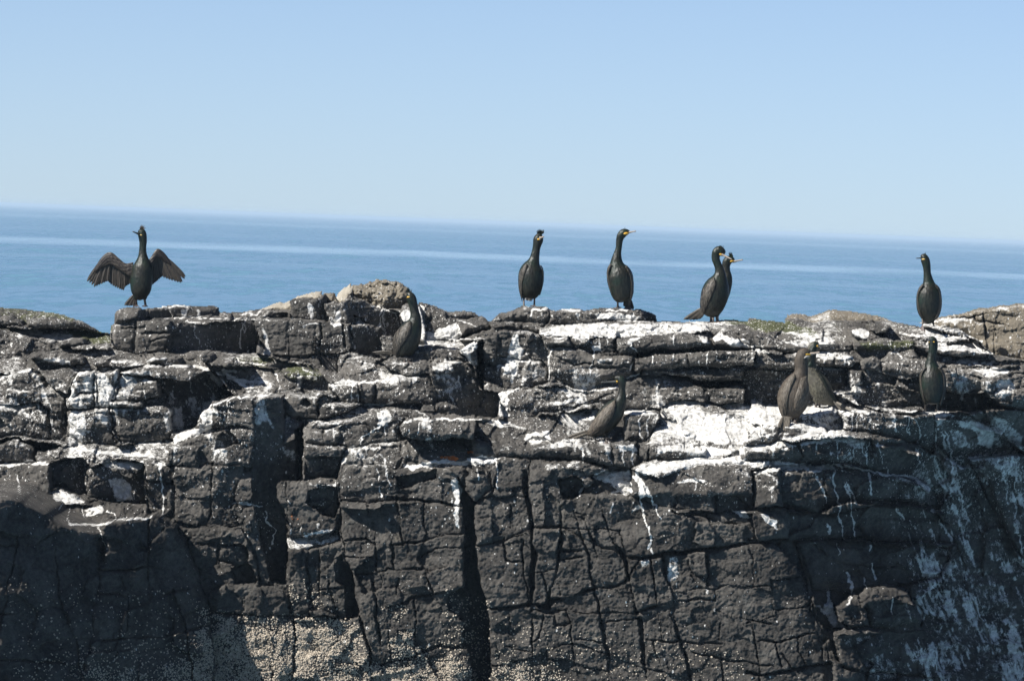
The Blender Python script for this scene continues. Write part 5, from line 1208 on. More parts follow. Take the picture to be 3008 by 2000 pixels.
PITCH_M = FRAME_W / 3008          # metres per photo pixel at the cliff
class Bird:
    def __init__(b, zs, ox, oy, foot, label, name='shag', cat='shag', dy=0.0, y=None, group='shags standing about the rock'):
        b.reg = (zs, ox, oy)
        fx, fy = npx(b.reg, [foot])[0]
        h = None
        for k in range(0, 40, 2):
            h = surf(fx, fy + k)
            if h is not None: break
        b.y = (h.y + dy) if y is None else y
        b.k = PITCH_M / zs * (b.y + CAM_D) / CAM_D        # metres per zoom pixel at the bird
        b.root = bpy.data.objects.new(name, None)
        b.root.empty_display_size = .1
        COL.objects.link(b.root)
        b.root.location = b.W(foot[0], foot[1], 0)
        b.root['label'] = label; b.root['category'] = cat; b.root['group'] = group
    def W(b, x, y, d):
        px, py = npx(b.reg, [(x, y)])[0]
        return P(px, py, b.y + d)
    def add(b, name, verts, faces, mat, smooth=True, parent=None, edge=None):
        V = np.array([list(v) for v in verts], float) - np.array(b.root.location)
        tri = [f for f in faces if len(f) == 3]; qd = [f for f in faces if len(f) == 4]
        me = bpy.data.meshes.new(name)
        me.from_pydata(V.tolist(), [], [list(f) for f in faces])
        me.materials.append(mat)
        if smooth: me.polygons.foreach_set('use_smooth', np.ones(len(me.polygons), bool))
        if edge is not None:
            a = me.attributes.new('edge', 'FLOAT', 'POINT'); a.data.foreach_set('value', np.asarray(edge, np.float32))
        me.update()
        o = bpy.data.objects.new(name, me); COL.objects.link(o); o.parent = parent or b.root
        return o
    # ---- body: rings swept along the traced axis from rump to crown
    def body(b, axis, mat, thick=.92, lean=0.0, blobs=()):
        """axis: (x, y, half width[, depth offset in px]) in zoom pixels"""
        ax = np.array([list(a) + [0.0] * (4 - len(a)) for a in axis], float)
        sp = cr_spline(ax, 64); b.sp = sp
        b.hd = np.maximum(sp[:, 2], 1) * thick * b.k
        tan = np.gradient(sp[:, :2], axis=0); tan /= np.linalg.norm(tan, axis=1, keepdims=True) + 1e-9
        nrm = np.stack([-tan[:, 1], tan[:, 0]], -1)
        for _ in range(3):
            nrm[1:-1] = (nrm[:-2] + 2 * nrm[1:-1] + nrm[2:]) / 4
        nrm /= np.linalg.norm(nrm, axis=1, keepdims=True)
        b.nrm, b.tan = nrm, tan
        NS = 24; verts, faces = [], []
        for i in range(len(sp)):
            for k in range(NS):
                an = 2 * math.pi * k / NS
                c, s_ = math.cos(an), math.sin(an)
                w = max(sp[i, 2], 2) * 1.03
                q = sp[i, :2] + nrm[i] * c * w
                verts.append(b.W(q[0], q[1], sp[i, 3] * b.k + s_ * b.hd[i]))
        for i in range(len(sp) - 1):
            for k in range(NS):
                k2 = (k + 1) % NS
                faces.append((i * NS + k, i * NS + k2, (i + 1) * NS + k2, (i + 1) * NS + k))
        for i, e in ((0, 0), (len(sp) - 1, 1)):
            c = len(verts); verts.append(b.W(sp[i, 0], sp[i, 1], sp[i, 3] * b.k))
            for k in range(NS):
                f = (i * NS + k, i * NS + (k + 1) % NS, c)
                faces.append(f if e else f[::-1])
        for (x, y, rx, ry, d) in blobs:                   # thighs, cheeks: melted into the same skin
            n0 = len(verts); M_, N_ = 8, 12
            for i in range(M_ + 1):
                th = math.pi * i / M_
                for k in range(N_):
                    ph = 2 * math.pi * k / N_
                    verts.append(b.W(x + rx * math.sin(th) * math.cos(ph), y + ry * math.cos(th), (d + rx * .9 * math.sin(th) * math.sin(ph)) * b.k))
            for i in range(M_):
                for k in range(N_):
                    k2 = (k + 1) % N_
                    faces.append((n0 + i * N_ + k, n0 + i * N_ + k2, n0 + (i + 1) * N_ + k2, n0 + (i + 1) * N_ + k))
        o = b.add('body', verts, faces, mat)
        rm = o.modifiers.new('skin', 'REMESH'); rm.mode = 'VOXEL'; rm.voxel_size = .0048; rm.use_smooth_shade = True
        sm = o.modifiers.new('smooth', 'SMOOTH'); sm.factor = .5; sm.iterations = 3
        dg = bpy.context.evaluated_depsgraph_get()
        me = bpy.data.meshes.new_from_object(o.evaluated_get(dg))
        o.modifiers.clear(); old = o.data; o.data = me; bpy.data.meshes.remove(old); me.name = 'body'
        me.polygons.foreach_set('use_smooth', np.ones(len(me.polygons), bool))
        b.bodyo = o
        return o
    def front(b, x, y, side=-1):
        """depth of the body's near skin at a zoom pixel"""
        d2 = (b.sp[:, 0] - x) ** 2 + (b.sp[:, 1] - y) ** 2
        i = int(np.argmin(d2 / np.maximum(b.sp[:, 2], 10) ** 2))
        u = ((x - b.sp[i, 0]) * b.nrm[i, 0] + (y - b.sp[i, 1]) * b.nrm[i, 1]) / max(b.sp[i, 2], 4)
        return b.sp[i, 3] * b.k + side * b.hd[i] * math.sqrt(max(0, 1 - min(1, u * u)))
    def tube(b, name, pts, mat, ns=8, flat=1.0, parent=None):
        """pts: (x, y, depth m, radius px)"""
        sp = cr_spline(pts, max(6, len(pts) * 4)); verts, faces = [], []
        ce = [b.W(q[0], q[1], q[2]) for q in sp]
        for i, q in enumerate(sp):
            t_ = (ce[min(i + 1, len(ce) - 1)] - ce[max(i - 1, 0)])
            if t_.length < 1e-7: t_ = Vector((0, 0, 1))
            t_.normalize(); a1 = t_.cross(Vector((0, 1, 0)))
            if a1.length < .1: a1 = t_.cross(Vector((1, 0, 0)))
            a1.normalize(); a2 = t_.cross(a1)
            for k in range(ns):
                an = 2 * math.pi * k / ns
                verts.append(ce[i] + (a1 * math.cos(an) + a2 * math.sin(an) * flat) * max(q[3], .3) * b.k)
        for i in range(len(sp) - 1):
            for k in range(ns):
                k2 = (k + 1) % ns
                faces.append((i * ns + k, i * ns + k2, (i + 1) * ns + k2, (i + 1) * ns + k))
        faces.append(tuple(range(ns))[::-1]); faces.append(tuple((len(sp) - 1) * ns + k for k in range(ns)))
        return b.add(name, verts, faces, mat, parent=parent)
    def shell(b, name, lead, trail, mat, depth=None, bulge=.010, ridges=7, thick=.008, parent=None, jag=0.0, side=-1):
        """a sheet of feathers lofted between two traced edges, lying on the body (depth None) or at given depths"""
        MU, NV = 26, 25
        A, Bq = cr_spline(lead, MU), cr_spline(trail, MU)
        verts, edge, faces = [], [], []
        for layer in (0, 1):
            for i in range(MU):
                u = i / (MU - 1)
                for j in range(NV):
                    v = j / (NV - 1)
                    q = A[i] * (1 - v) + Bq[i] * v
                    ph = v * ridges + .35 * math.sin(u * 9 + v * 5)
                    fr = ph - math.floor(ph)
                    rid = .5 - abs(fr - .5)
                    if jag and i == MU - 1:
                        q = q + (A[i] - A[i - 1]) * jag * (rid * 2 - .3)
                    if depth is None: d = b.front(q[0], q[1], side)
                    else:
                        d = (depth[0] * (1 - u) + depth[1] * u) if len(depth) == 2 else ((depth[0] * (1 - u) + depth[1] * u) * (1 - v) + (depth[2] * (1 - u) + depth[3] * u) * v)
                    bul = math.sin(math.pi * min(max(v, 0.0), 1)) ** .6 * math.sin(math.pi * (.08 + .86 * u)) ** .5
                    row = u * 6 + .3 * math.sin(v * 20); fr2 = row - math.floor(row)
                    rel = rid * .004 + (fr2 * .003 if u < .62 else 0)
                    if layer == 0: dd = d + side * (bulge * bul + rel + .001)
                    else: dd = d - side * thick * (1 if depth is None else .5)
                    verts.append(b.W(q[0], q[1], dd))
                    e_ = 1.0 if fr < .16 else 0.0
                    if u < .62 and fr2 > .80: e_ = max(e_, .8)
                    edge.append(e_)
        n = MU * NV
        for i in range(MU - 1):
            for j in range(NV - 1):
                a = i * NV + j
                faces.append((a, a + 1, a + NV + 1, a + NV)); faces.append((n + a, n + a + NV, n + a + NV + 1, n + a + 1))
        rim = [j for j in range(NV)] + [i * NV + NV - 1 for i in range(1, MU)] + [(MU - 1) * NV + j for j in range(NV - 2, -1, -1)] + [i * NV for i in range(MU - 2, 0, -1)]
        for a, c in zip(rim, rim[1:] + rim[:1]):
            faces.append((a, n + a, n + c, c))
        return b.add(name, verts, faces, mat, edge=edge, parent=parent)
    def beak(b, base, tip, w, mat, d0=0.0, d1=None, hook=1, gape=None, gmat=None, gw=None):
        d1 = d0 if d1 is None else d1
        bx, by = base; tx, ty = tip
        o = b.tube('beak', [(bx - (tx - bx) * .12, by - (ty - by) * .12, d0, w), (bx, by, d0, w * .95), (bx + (tx - bx) * .45, by + (ty - by) * .45, (d0 + d1) / 2, w * .62),
                            (bx + (tx - bx) * .85, by + (ty - by) * .85, d1, w * .5), (tx, ty, d1, w * .52), (tx + (tx - bx) * .015, ty + w * .8 * hook, d1, w * .15)], mat, ns=10)
        if gape:
            (x0, y0), (x1, y1) = gape; gw = gw or w * .6
            f0, f1 = b.front(x0, y0) - .002, b.front(x1, y1) - .002
            f1 = min(f1, max(d0 - w * b.k, f1))
            b.tube('gape_patch', [(x0, y0, f0, gw * .35), (x0 * .7 + x1 * .3, y0 * .7 + y1 * .3, f0 * .7 + f1 * .3 - .001, gw), (x0 * .3 + x1 * .7, y0 * .3 + y1 * .7, f0 * .3 + f1 * .7 - .001, gw), (x1, y1, f1, gw * .4)], gmat or M_GAPE, ns=8, flat=.5)
        return o
    def eye(b, x, y, r):
        f = b.front(x, y)
        b.tube('eye', [(x, y - r, f, r * .3), (x, y - r * .5, f, r * .9), (x, y + r * .5, f, r * .9), (x, y + r, f, r * .3)], M_EYE, ns=8)
    def crest(b, blades, mat, d=0.0, fan=.010):
        """blades: (root x, root y, tip x, tip y, half width)"""
        verts, faces = [], []
        for n_, (x0, y0, x1, y1, w) in enumerate(blades):
            dz = d + fan * (((n_ * 37) % 11) / 5 - 1)
            nx_, ny_ = -(y1 - y0), (x1 - x0); L = math.hypot(nx_, ny_) + 1e-6; nx_, ny_ = nx_ / L * w, ny_ / L * w
            n0 = len(verts)
            for t_, ws in ((0, 1), (.5, 1.1), (1, .25)):
                x, y = x0 + (x1 - x0) * t_, y0 + (y1 - y0) * t_
                dd = d + (dz - d) * t_ * 2
                verts += [b.W(x + nx_ * ws, y + ny_ * ws, dd), b.W(x, y, dd - w * b.k), b.W(x - nx_ * ws, y - ny_ * ws, dd), b.W(x, y, dd + w * b.k)]
            for r_ in range(2):
                for k in range(4):
                    a, c = n0 + r_ * 4 + k, n0 + r_ * 4 + (k + 1) % 4
                    faces.append((a, c, c + 4, a + 4))
            faces.append((n0 + 8, n0 + 9, n0 + 10, n0 + 11))
        return b.add('crest', verts, faces, mat, smooth=False)
    def leg(b, x0, y0, x1, y1, r, toes, d0=0.0):
        """a shank from the belly to the ankle, then a webbed foot spread on the rock"""
        dA = b.ground(x1, y1, 0.0); r *= 1.25
        lg = b.tube('leg', [(x0, y0 - (y1 - y0) * .25, d0, r * 1.5), (x0, y0, d0, r * 1.15), ((x0 + x1) / 2, (y0 + y1) / 2, (d0 + dA) / 2, r), (x1, y1, dA, r * 1.15)], M_LEG)
        ank = b.W(x1, y1 - r * .3, dA); A0 = b.W(x1, y1 + r * .6, dA)
        tips = []
        for (tx, ty) in toes:
            g_ = b.ground(tx, ty, dA - .03)
            tips.append(b.W(tx, ty, g_ - .004))
        verts = [ank, A0]; faces = []
        for t_ in tips:
            verts += [t_ + Vector((0, -.002, .004)), t_ + Vector((0, .004, -.004))]
        for k in range(len(tips) - 1):
            mid_t = len(verts); m_ = (tips[k] + tips[k + 1]) / 2 * .82 + ank * .18
            verts += [m_ + Vector((0, -.001, .002)), m_ + Vector((0, .005, -.004))]
            a, c = 2 + 2 * k, 4 + 2 * k
            faces += [(0, a, mid_t), (0, mid_t, c), (1, mid_t + 1, a + 1), (1, c + 1, mid_t + 1), (a, a + 1, mid_t + 1, mid_t), (mid_t, mid_t + 1, c + 1, c)]
        la = 2 + 2 * (len(tips) - 1)
        faces += [(0, 1, 3, 2), (0, la, la + 1, 1)]
        ft = b.add('foot', verts, faces, M_WEB, smooth=False, parent=None)
        for k, t_ in enumerate(tips):
            pass
        return lg
    def ground(b, x, y, default, lim=.09):
        px, py = npx(b.reg, [(x, y)])[0]
        h = surf(px, py)
        if h is None: return default
        d = h.y - b.y
        return d if abs(d - default) < lim else default + max(-lim, min(lim, d - default))
    def blade(b, name, x0, y0, x1, y1, w, mat, d0, d1, bow=0.0, parent=None):
        """one flight feather with a shaft ridge"""
        nx_, ny_ = -(y1 - y0), (x1 - x0); L = math.hypot(nx_, ny_); nx_, ny_ = nx_ / L, ny_ / L
        verts, faces, edge = [], [], []
        prof = [(0, .55), (.25, .85), (.6, 1.0), (.85, .9), (.96, .5), (1.0, .12)]
        for t_, ws in prof:
            bx = math.sin(t_ * math.pi) * bow
            x, y, d = x0 + (x1 - x0) * t_ + nx_ * bx, y0 + (y1 - y0) * t_ + ny_ * bx, d0 + (d1 - d0) * t_
            for k, (o_, dz, e_) in enumerate(((-1, .0, .9), (-.15, -.003, .15), (.1, -.0035, .9), (1, .001, 0), (0, .004, 0))):
                verts.append(b.W(x + nx_ * w * ws * o_, y + ny_ * w * ws * o_, d + dz)); edge.append(e_)
        for r_ in range(len(prof) - 1):
            for k in range(5):
                a, c = r_ * 5 + k, r_ * 5 + (k + 1) % 5
                faces.append((a, c, c + 5, a + 5))
        faces.append((0, 1, 2, 3, 4)[::-1]); n = (len(prof) - 1) * 5; faces.append((n, n + 1, n + 2, n + 3, n + 4))
        return b.add(name, verts, faces, mat, smooth=False, edge=edge, parent=parent)
    def tail(b, root, tips, w, mat, d0, d1, fit=False):
        """fan of stiff tail feathers; each a piece of its own"""
        t = None
        for k, (tx, ty) in enumerate(tips):
            f = k / max(1, len(tips) - 1)
            rx, ry = root[0][0] * (1 - f) + root[1][0] * f, root[0][1] * (1 - f) + root[1][1] * f
            gd = b.ground(tx, ty, d1, .4) if fit else d1 + .012
            b.blade('tail_feather', rx, ry, tx, ty, w, mat, d0 + .002 * k, min(d1, gd - .012) + .004 * (k % 2) + .001 * k)

# 1 ---- wings hung out to dry
b = Bird(5.6, 240, 640, (960, 1440), 'shag with both wings spread out to dry, on the block at left', 'shag', dy=.06)
b.body([(985, 1352, 20), (980, 1330, 75), (975, 1250, 140), (975, 1150, 170), (983, 1010, 178), (998, 900, 172), (1003, 800, 158), (1005, 715, 115), (1005, 640, 80), (1003, 560, 62), (1006, 470, 57),
        (1010, 390, 62), (1003, 320, 68), (992, 262, 70), (982, 215, 58), (978, 188, 32), (976, 176, 8)], M_DARK, .85, blobs=[(893, 1300, 45, 60, 0), (1035, 1295, 45, 60, 0)])
b.beak((930, 262), (842, 228), 20, M_BILL, -.03, -.07, hook=.4, gape=((995, 285), (930, 278)), gmat=M_GAPE_DULL, gw=11)
b.eye(968, 248, 8)
b.crest([(985, 195, x, y, 9) for x, y in ((950, 160), (962, 128), (985, 112), (1010, 118), (1035, 130), (1055, 160), (1045, 175), (1000, 150), (975, 150))], M_BROWN, fan=.012)
for lx, ax in ((893, 902), (1035, 1050)):
    b.leg(lx, 1340, ax, 1436, 15, [(ax - 55, 1452), (ax - 15, 1462), (ax + 40, 1455)])
b.tail(((850, 1270), (880, 1330)), [(705, 1440), (740, 1446), (775, 1448), (810, 1446), (845, 1444), (875, 1440)], 24, M_SPREAD, .05, .06)
def spread(b, arm, feathers, name='wing'):
    lead, trail, dp = arm
    w = b.shell(name, lead, trail, M_SPREAD, depth=dp, bulge=.014, ridges=5, thick=.016)
    n = len(feathers)
    for k, (x0, y0, x1, y1, wd, d0, d1) in enumerate(feathers):
        b.blade('flight_feather', x0, y0, x1, y1, wd, M_SPREAD, d0 + .0025 * (k % 3), d1 + .003 * (k % 3), bow=4 if x1 < x0 else -4, parent=w)
    return w
fl = []
for k, (tx, ty) in enumerate([(90, 1045), (128, 1070), (165, 1105), (205, 1136), (245, 1122), (285, 1104), (325, 1088), (365, 1070), (400, 1052), (425, 1045)]):
    f = k / 9; fl.append((330 + 130 * f, 690 + 90 * f, tx, ty, 28, .035, .06))
for k, (tx, ty) in enumerate([(455, 1068), (485, 1098), (520, 1122), (555, 1142), (590, 1158), (625, 1174), (655, 1184), (685, 1192), (712, 1140), (740, 1118), (768, 1100), (795, 1082)]):
    f = k / 11; fl.append((470 + 320 * f, 720 + 170 * f, tx, ty, 27, .04, .075))
spread(b, ([(850, 730), (740, 750), (690, 730), (600, 655), (500, 573), (400, 582), (285, 705), (205, 860)],
           [(850, 960), (770, 950), (700, 900), (600, 840), (490, 770), (400, 790), (320, 840), (225, 900)], (.0, .045)), fl)
fl = []
for k, (tx, ty) in enumerate([(1706, 970), (1694, 1002), (1656, 1054), (1634, 1068), (1590, 1060), (1545, 1046), (1495, 1034), (1450, 1020), (1405, 1002), (1360, 988), (1318, 972)]):
    f = k / 10; fl.append((1400 - 140 * f, 660 - 10 * f, tx, ty, 28, .035, .06))
for k, (tx, ty) in enumerate([(1300, 985), (1276, 1008), (1250, 1030), (1228, 1048), (1205, 1068), (1180, 1088), (1160, 1104), (1140, 1112)]):
    f = k / 7; fl.append((1245 - 110 * f, 650 + 110 * f, tx, ty, 27, .04, .075))
spread(b, ([(1110, 680), (1150, 630), (1195, 555), (1250, 508), (1330, 548), (1415, 645), (1470, 750)],
           [(1110, 860), (1150, 800), (1195, 720), (1260, 660), (1320, 690), (1390, 740), (1450, 780)], (.0, .045)), fl)

# 2 ---- tall crest, facing us
b = Bird(5.8075, 1490, 660, (370, 1385), 'shag with a tall tufted crest facing the camera, on the crest slab', dy=.07)
b.body([(372, 1262, 25), (375, 1240, 115), (385, 1150, 175), (395, 1050, 202), (405, 950, 214), (408, 850, 211), (415, 770, 190), (430, 700, 150), (448, 640, 106), (465, 580, 84), (480, 500, 71),
        (494, 420, 66), (508, 350, 70), (522, 290, 82), (535, 235, 82), (548, 190, 60), (560, 160, 38), (565, 150, 10)], M_DARK, .85, blobs=[(283, 1205, 48, 60, 0), (465, 1205, 48, 60, 0)])
b.shell('wing', [(330, 660), (262, 725), (205, 830), (186, 960), (200, 1120), (250, 1312)], [(345, 700), (320, 780), (290, 880), (255, 1000), (250, 1120), (258, 1312)], M_WING, ridges=4)
b.shell('wing', [(575, 690), (608, 740), (626, 830), (622, 950), (600, 1080), (560, 1210)], [(560, 700), (590, 760), (603, 840), (598, 950), (578, 1080), (545, 1205)], M_WING, ridges=3)
b.beak((565, 228), (618, 208), 26, M_BILL_PALE, -.055, -.095, hook=.5, gape=((512, 250), (560, 252)), gw=16)
b.eye(524, 212, 9)
b.crest([(560 + dx * .35, 160, 560 + dx, y, 10) for dx, y in ((-62, 118), (-50, 95), (-30, 80), (-8, 74), (15, 78), (40, 86), (68, 84), (74, 108), (70, 136), (48, 112), (20, 100), (-25, 105), (0, 95))], M_DARK, fan=.012)
b.tail(((330, 1210), (420, 1210)), [(318, 1292), (345, 1298), (375, 1306), (405, 1308), (420, 1290)], 17, M_WHITE, .09, .11)
b.leg(283, 1240, 284, 1388, 12, [(205, 1440), (262, 1420), (300, 1416)])
b.leg(465, 1245, 462, 1372, 12, [(390, 1385), (440, 1398), (490, 1392)])

# 3 ---- facing right, sleek
b = Bird(5.8075, 1490, 660, (1990, 1385), 'sleek upright shag with long bill pointing right, big webbed feet on the slab', y=1.66)
b.body([(1990, 1318, 20), (1980, 1285, 130), (1968, 1190, 185), (1952, 1085, 204), (1935, 985, 217), (1920, 885, 219), (1898, 795, 190), (1873, 715, 142), (1866, 640, 106), (1870, 570, 84), (1884, 480, 62),
        (1902, 400, 52), (1910, 320, 55), (1918, 255, 60), (1938, 195, 68), (1975, 150, 72), (2015, 132, 62), (2055, 125, 46), (2085, 124, 22), (2090, 124, 8)], M_DARK, .85, blobs=[(1885, 1250, 48, 60, 0), (2085, 1240, 48, 60, 0)])
b.shell('wing', [(1760, 660), (1712, 730), (1696, 830), (1704, 940), (1735, 1070), (1790, 1190)], [(1790, 690), (1745, 760), (1730, 850), (1740, 950), (1765, 1070), (1800, 1185)], M_WING, ridges=3)
b.shell('wing', [(2040, 690), (2110, 790), (2152, 930), (2160, 1080), (2140, 1225), (2106, 1305)], [(2010, 720), (2070, 820), (2105, 940), (2110, 1080), (2100, 1215), (2090, 1290)], M_WING, ridges=4)
b.beak((2085, 132), (2188, 112), 19, M_BILL_PALE, -.01, -.02, hook=.9, gape=((1985, 158), (2068, 146)), gw=20)
b.eye(2008, 112, 9)
b.crest([(2008, 80, 2008, 38, 3.5), (1990, 84, 1985, 66, 4)], M_DARK, fan=.003)
b.tail(((2010, 1280), (2100, 1270)), [(2000, 1395), (2030, 1420), (2065, 1440), (2100, 1450), (2148, 1448)], 26, M_SPREAD, .08, .10)
b.leg(1885, 1290, 1886, 1392, 13, [(1785, 1452), (1850, 1432), (1950, 1418)])
b.leg(2088, 1270, 2085, 1375, 14, [(1992, 1425), (2050, 1495), (2135, 1478)])

# 5 ---- the one behind the pair
b = Bird(6.03, 1980, 700, (700, 1475), 'shag half hidden behind another, twin-tufted crest and bill pointing right', dy=.30)
b.body([(740, 1290, 30), (750, 1230, 90), (790, 1100, 130), (835, 980, 145), (880, 860, 135), (912, 760, 120), (925, 670, 100), (922, 590, 76), (920, 510, 70), (930, 440, 76), (955, 395, 78), (990, 380, 70),
        (1030, 385, 55), (1062, 398, 32), (1072, 402, 8)], M_DARK, .85)
b.beak((1060, 412), (1212, 382), 22, M_BILL_PALE, -.01, -.02, hook=.4, gape=((992, 412), (1065, 402)), gw=17)
b.eye(1018, 372, 8)
b.crest([(1010, 340, 965, 262, 10), (1015, 335, 975, 244, 9), (1020, 335, 1000, 242, 9), (1025, 335, 1022, 246, 10), (1040, 345, 1030, 280, 10)], M_DARK, fan=.006)
b.leg(690, 1300, 690, 1462, 14, [(660, 1475), (690, 1482), (730, 1478)])
b.leg(775, 1290, 775, 1460, 14, [(755, 1475), (780, 1482), (810, 1476)])

# 4 ---- front of the pair
b = Bird(6.03, 1980, 700, (710, 1490), 'front shag of the close pair, head turned down to the right, tail over the edge', dy=.05)
b.body([(640, 1395, 50), (648, 1350, 135), (662, 1250, 196), (692, 1120, 226), (722, 1000, 240), (752, 880, 224), (782, 780, 185), (806, 690, 126), (812, 610, 92), (798, 530, 74), (768, 450, 68),
        (742, 380, 70), (738, 315, 74), (758, 250, 82), (802, 218, 80), (850, 232, 64), (888, 262, 40), (902, 275, 12)], M_DARK, .8, blobs=[(655, 1330, 60, 70, -20), (755, 1325, 60, 70, 20)])
b.shell('wing', [(700, 690), (620, 770), (520, 890), (470, 1040), (458, 1180), (490, 1370)], [(735, 760), (740, 840), (700, 960), (630, 1110), (570, 1230), (525, 1372)], M_WING, ridges=7, bulge=.014)
b.beak((868, 296), (1020, 372), 20, M_BILL_PALE, -.05, -.08, hook=.3, gape=((802, 280), (872, 305)), gw=21)
b.eye(822, 238, 10)
b.crest([(825, 150, 806, 122, 7), (835, 148, 830, 130, 7), (870, 165, 882, 124, 4), (850, 155, 850, 135, 6)], M_DARK, fan=.004)
b.tail(((470, 1240), (520, 1350)), [(168, 1440), (215, 1440), (270, 1446), (330, 1444), (385, 1438), (430, 1425)], 26, M_WING, .02, .05)
b.leg(655, 1370, 655, 1470, 17, [(590, 1500), (650, 1530), (720, 1515)], -.02)
b.leg(752, 1365, 765, 1468, 17, [(735, 1500), (790, 1520), (830, 1500)], .03)

# 6 ---- right, facing left
b = Bird(5.81, 2620, 720, (610, 1360), 'blackish shag standing tall at the right, short bill pointing left, above the slabs', dy=.08)
b.body([(628, 1345, 30), (628, 1290, 100), (635, 1200, 168), (635, 1080, 206), (635, 950, 215), (632, 840, 206), (630, 760, 178), (630, 700, 138), (626, 640, 97), (614, 560, 76), (603, 480, 63), (598, 400, 64),
        (588, 330, 70), (570, 262, 74), (545, 212, 66), (518, 195, 46), (495, 195, 22), (488, 196, 8)], M_DARK, .85, blobs=[(530, 1220, 40, 60, 0), (705, 1220, 40, 60, 0)])
b.shell('wing', [(520, 660), (460, 730), (425, 840), (418, 960), (440, 1100), (505, 1240)], [(545, 690), (490, 760), (455, 860), (448, 960), (470, 1100), (520, 1230)], M_WING, ridges=3)
b.shell('wing', [(760, 670), (820, 740), (848, 860), (846, 990), (815, 1150), (735, 1290)], [(735, 690), (790, 770), (815, 870), (812, 990), (780, 1140), (720, 1280)], M_WING, ridges=3)
b.beak((498, 222), (418, 226), 15, M_BILL, -.02, -.05, hook=.7, gape=((566, 240), (500, 246)), gmat=M_GAPE_DULL, gw=13)
b.eye(540, 215, 8)
b.crest([(560, 165, 576, 124, 6), (545, 170, 556, 140, 7), (570, 175, 578, 140, 5)], M_DARK, fan=.003)
b.tail(((560, 1260), (690, 1260)), [(548, 1338), (580, 1344), (615, 1346), (650, 1346), (690, 1338)], 22, M_SPREAD, .08, .09)
b.leg(518, 1238, 525, 1350, 12, [(475, 1425), (510, 1470), (556, 1480)])
b.leg(700, 1245, 708, 1348, 12, [(690, 1440), (712, 1482), (750, 1400)])

# 7 ---- on the ledge in front of the boulder
b = Bird(6.533, 1090, 840, (680, 1462), 'shag on the ledge below the brown boulder, tail held level to the left', dy=.04)
b.body([(610, 1375, 30), (602, 1335, 140), (622, 1235, 200), (662, 1105, 236), (712, 985, 240), (762, 865, 216), (812, 765, 174), (842, 685, 130), (852, 600, 104), (838, 500, 86), (818, 400, 82),
        (798, 320, 88), (778, 255, 92), (752, 205, 88), (722, 175, 70), (692, 165, 42), (675, 168, 12)], M_DARK, .85, blobs=[(640, 1330, 60, 80, -20), (712, 1330, 55, 80, 20)])
b.shell('wing', [(740, 665), (640, 735), (510, 845), (435, 970), (410, 1120), (430, 1320)], [(770, 740), (770, 830), (720, 960), (620, 1110), (540, 1230), (475, 1345)], M_WING, ridges=8, bulge=.014)
b.beak((668, 205), (600, 205), 18, M_BILL, -.06, -.13, hook=.8, gape=((742, 212), (660, 215)), gw=14)
b.eye(715, 180, 9)
b.crest([(715, 130, 690, 30, 14), (735, 130, 722, 25, 13), (760, 150, 770, 60, 14), (790, 180, 808, 130, 14)], M_DARK, fan=.006)
b.tail(((400, 1240), (420, 1300)), [(18, 1276), (40, 1290), (70, 1300), (110, 1306), (160, 1312)], 18, M_WING, .03, .06)
b.leg(640, 1350, 640, 1446, 17, [(600, 1490), (650, 1480), (720, 1520)], -.02)
b.leg(708, 1350, 715, 1450, 17, [(700, 1490), (750, 1560), (800, 1490)], .03)

# 8 ---- leaning, on the middle ledge
b = Bird(6.818, 1660, 1080, (835, 1505), 'grey-brown shag leaning forward on the white-streaked middle ledge, bill pointing left', dy=.03)
b.body([(440, 1330, 25), (500, 1310, 70), (600, 1270, 130), (700, 1190, 185), (800, 1080, 218), (900, 950, 228), (990, 840, 208), (1060, 750, 166), (1108, 670, 124), (1130, 590, 94), (1136, 500, 74),
        (1140, 420, 66), (1143, 350, 74), (1135, 285, 86), (1105, 235, 80), (1060, 212, 62), (1010, 208, 40), (985, 212, 12)], M_DARK, .8, blobs=[(800, 1290, 75, 110, -10)])
b.shell('wing', [(1000, 640), (860, 745), (720, 870), (590, 1030), (490, 1180), (410, 1330)], [(1010, 760), (980, 900), (900, 1050), (780, 1180), (660, 1280), (520, 1362)], M_BROWNW, ridges=9, bulge=.016)
b.beak((985, 282), (738, 290), 29, M_BILL, -.02, -.03, hook=.5, gape=((1056, 275), (975, 290)), gw=24)
b.eye(1020, 240, 9)
b.crest([(985, 205, 935, 150, 9), (975, 205, 915, 185, 9), (990, 205, 960, 155, 9)], M_DARK, fan=.004)
b.tail(((420, 1260), (480, 1320)), [(45, 1395), (70, 1412), (110, 1420), (165, 1418), (230, 1408)], 22, M_BROWNW, .0, .0, fit=True)
b.leg(815, 1370, 832, 1495, 22, [(770, 1515), (840, 1535), (900, 1520)])
b.leg(880, 1330, 870, 1485, 18, [(840, 1500), (900, 1512), (930, 1500)], .05)

# 10 ---- behind the brown bird
b = Bird(5.407, 2240, 1000, (880, 1045), 'olive-breasted shag stooping behind the brown bird, pale tail feathers to the right', y=.92)
b.body([(1190, 985, 20), (1120, 965, 75), (1010, 890, 135), (935, 790, 172), (865, 680, 164), (800, 570, 132), (762, 460, 108), (758, 350, 88), (768, 250, 82), (785, 165, 82), (815, 95, 78), (855, 65, 55),
        (888, 60, 28), (900, 62, 8)], M_MOTTLED, .8, blobs=[(860, 930, 60, 70, -10), (930, 940, 55, 60, 20)])
b.shell('wing', [(850, 430), (930, 520), (1010, 640), (1090, 780), (1150, 900), (1200, 1000)], [(830, 470), (890, 560), (955, 680), (1030, 810), (1100, 920), (1170, 995)], M_DARK, ridges=4, bulge=.012)
b.shell('neck_plumage', [(690, 410), (690, 320), (705, 230), (735, 150), (775, 70), (830, 20)], [(830, 410), (835, 330), (830, 240), (850, 160), (880, 110), (890, 45)], M_DARK, ridges=3, bulge=.008)
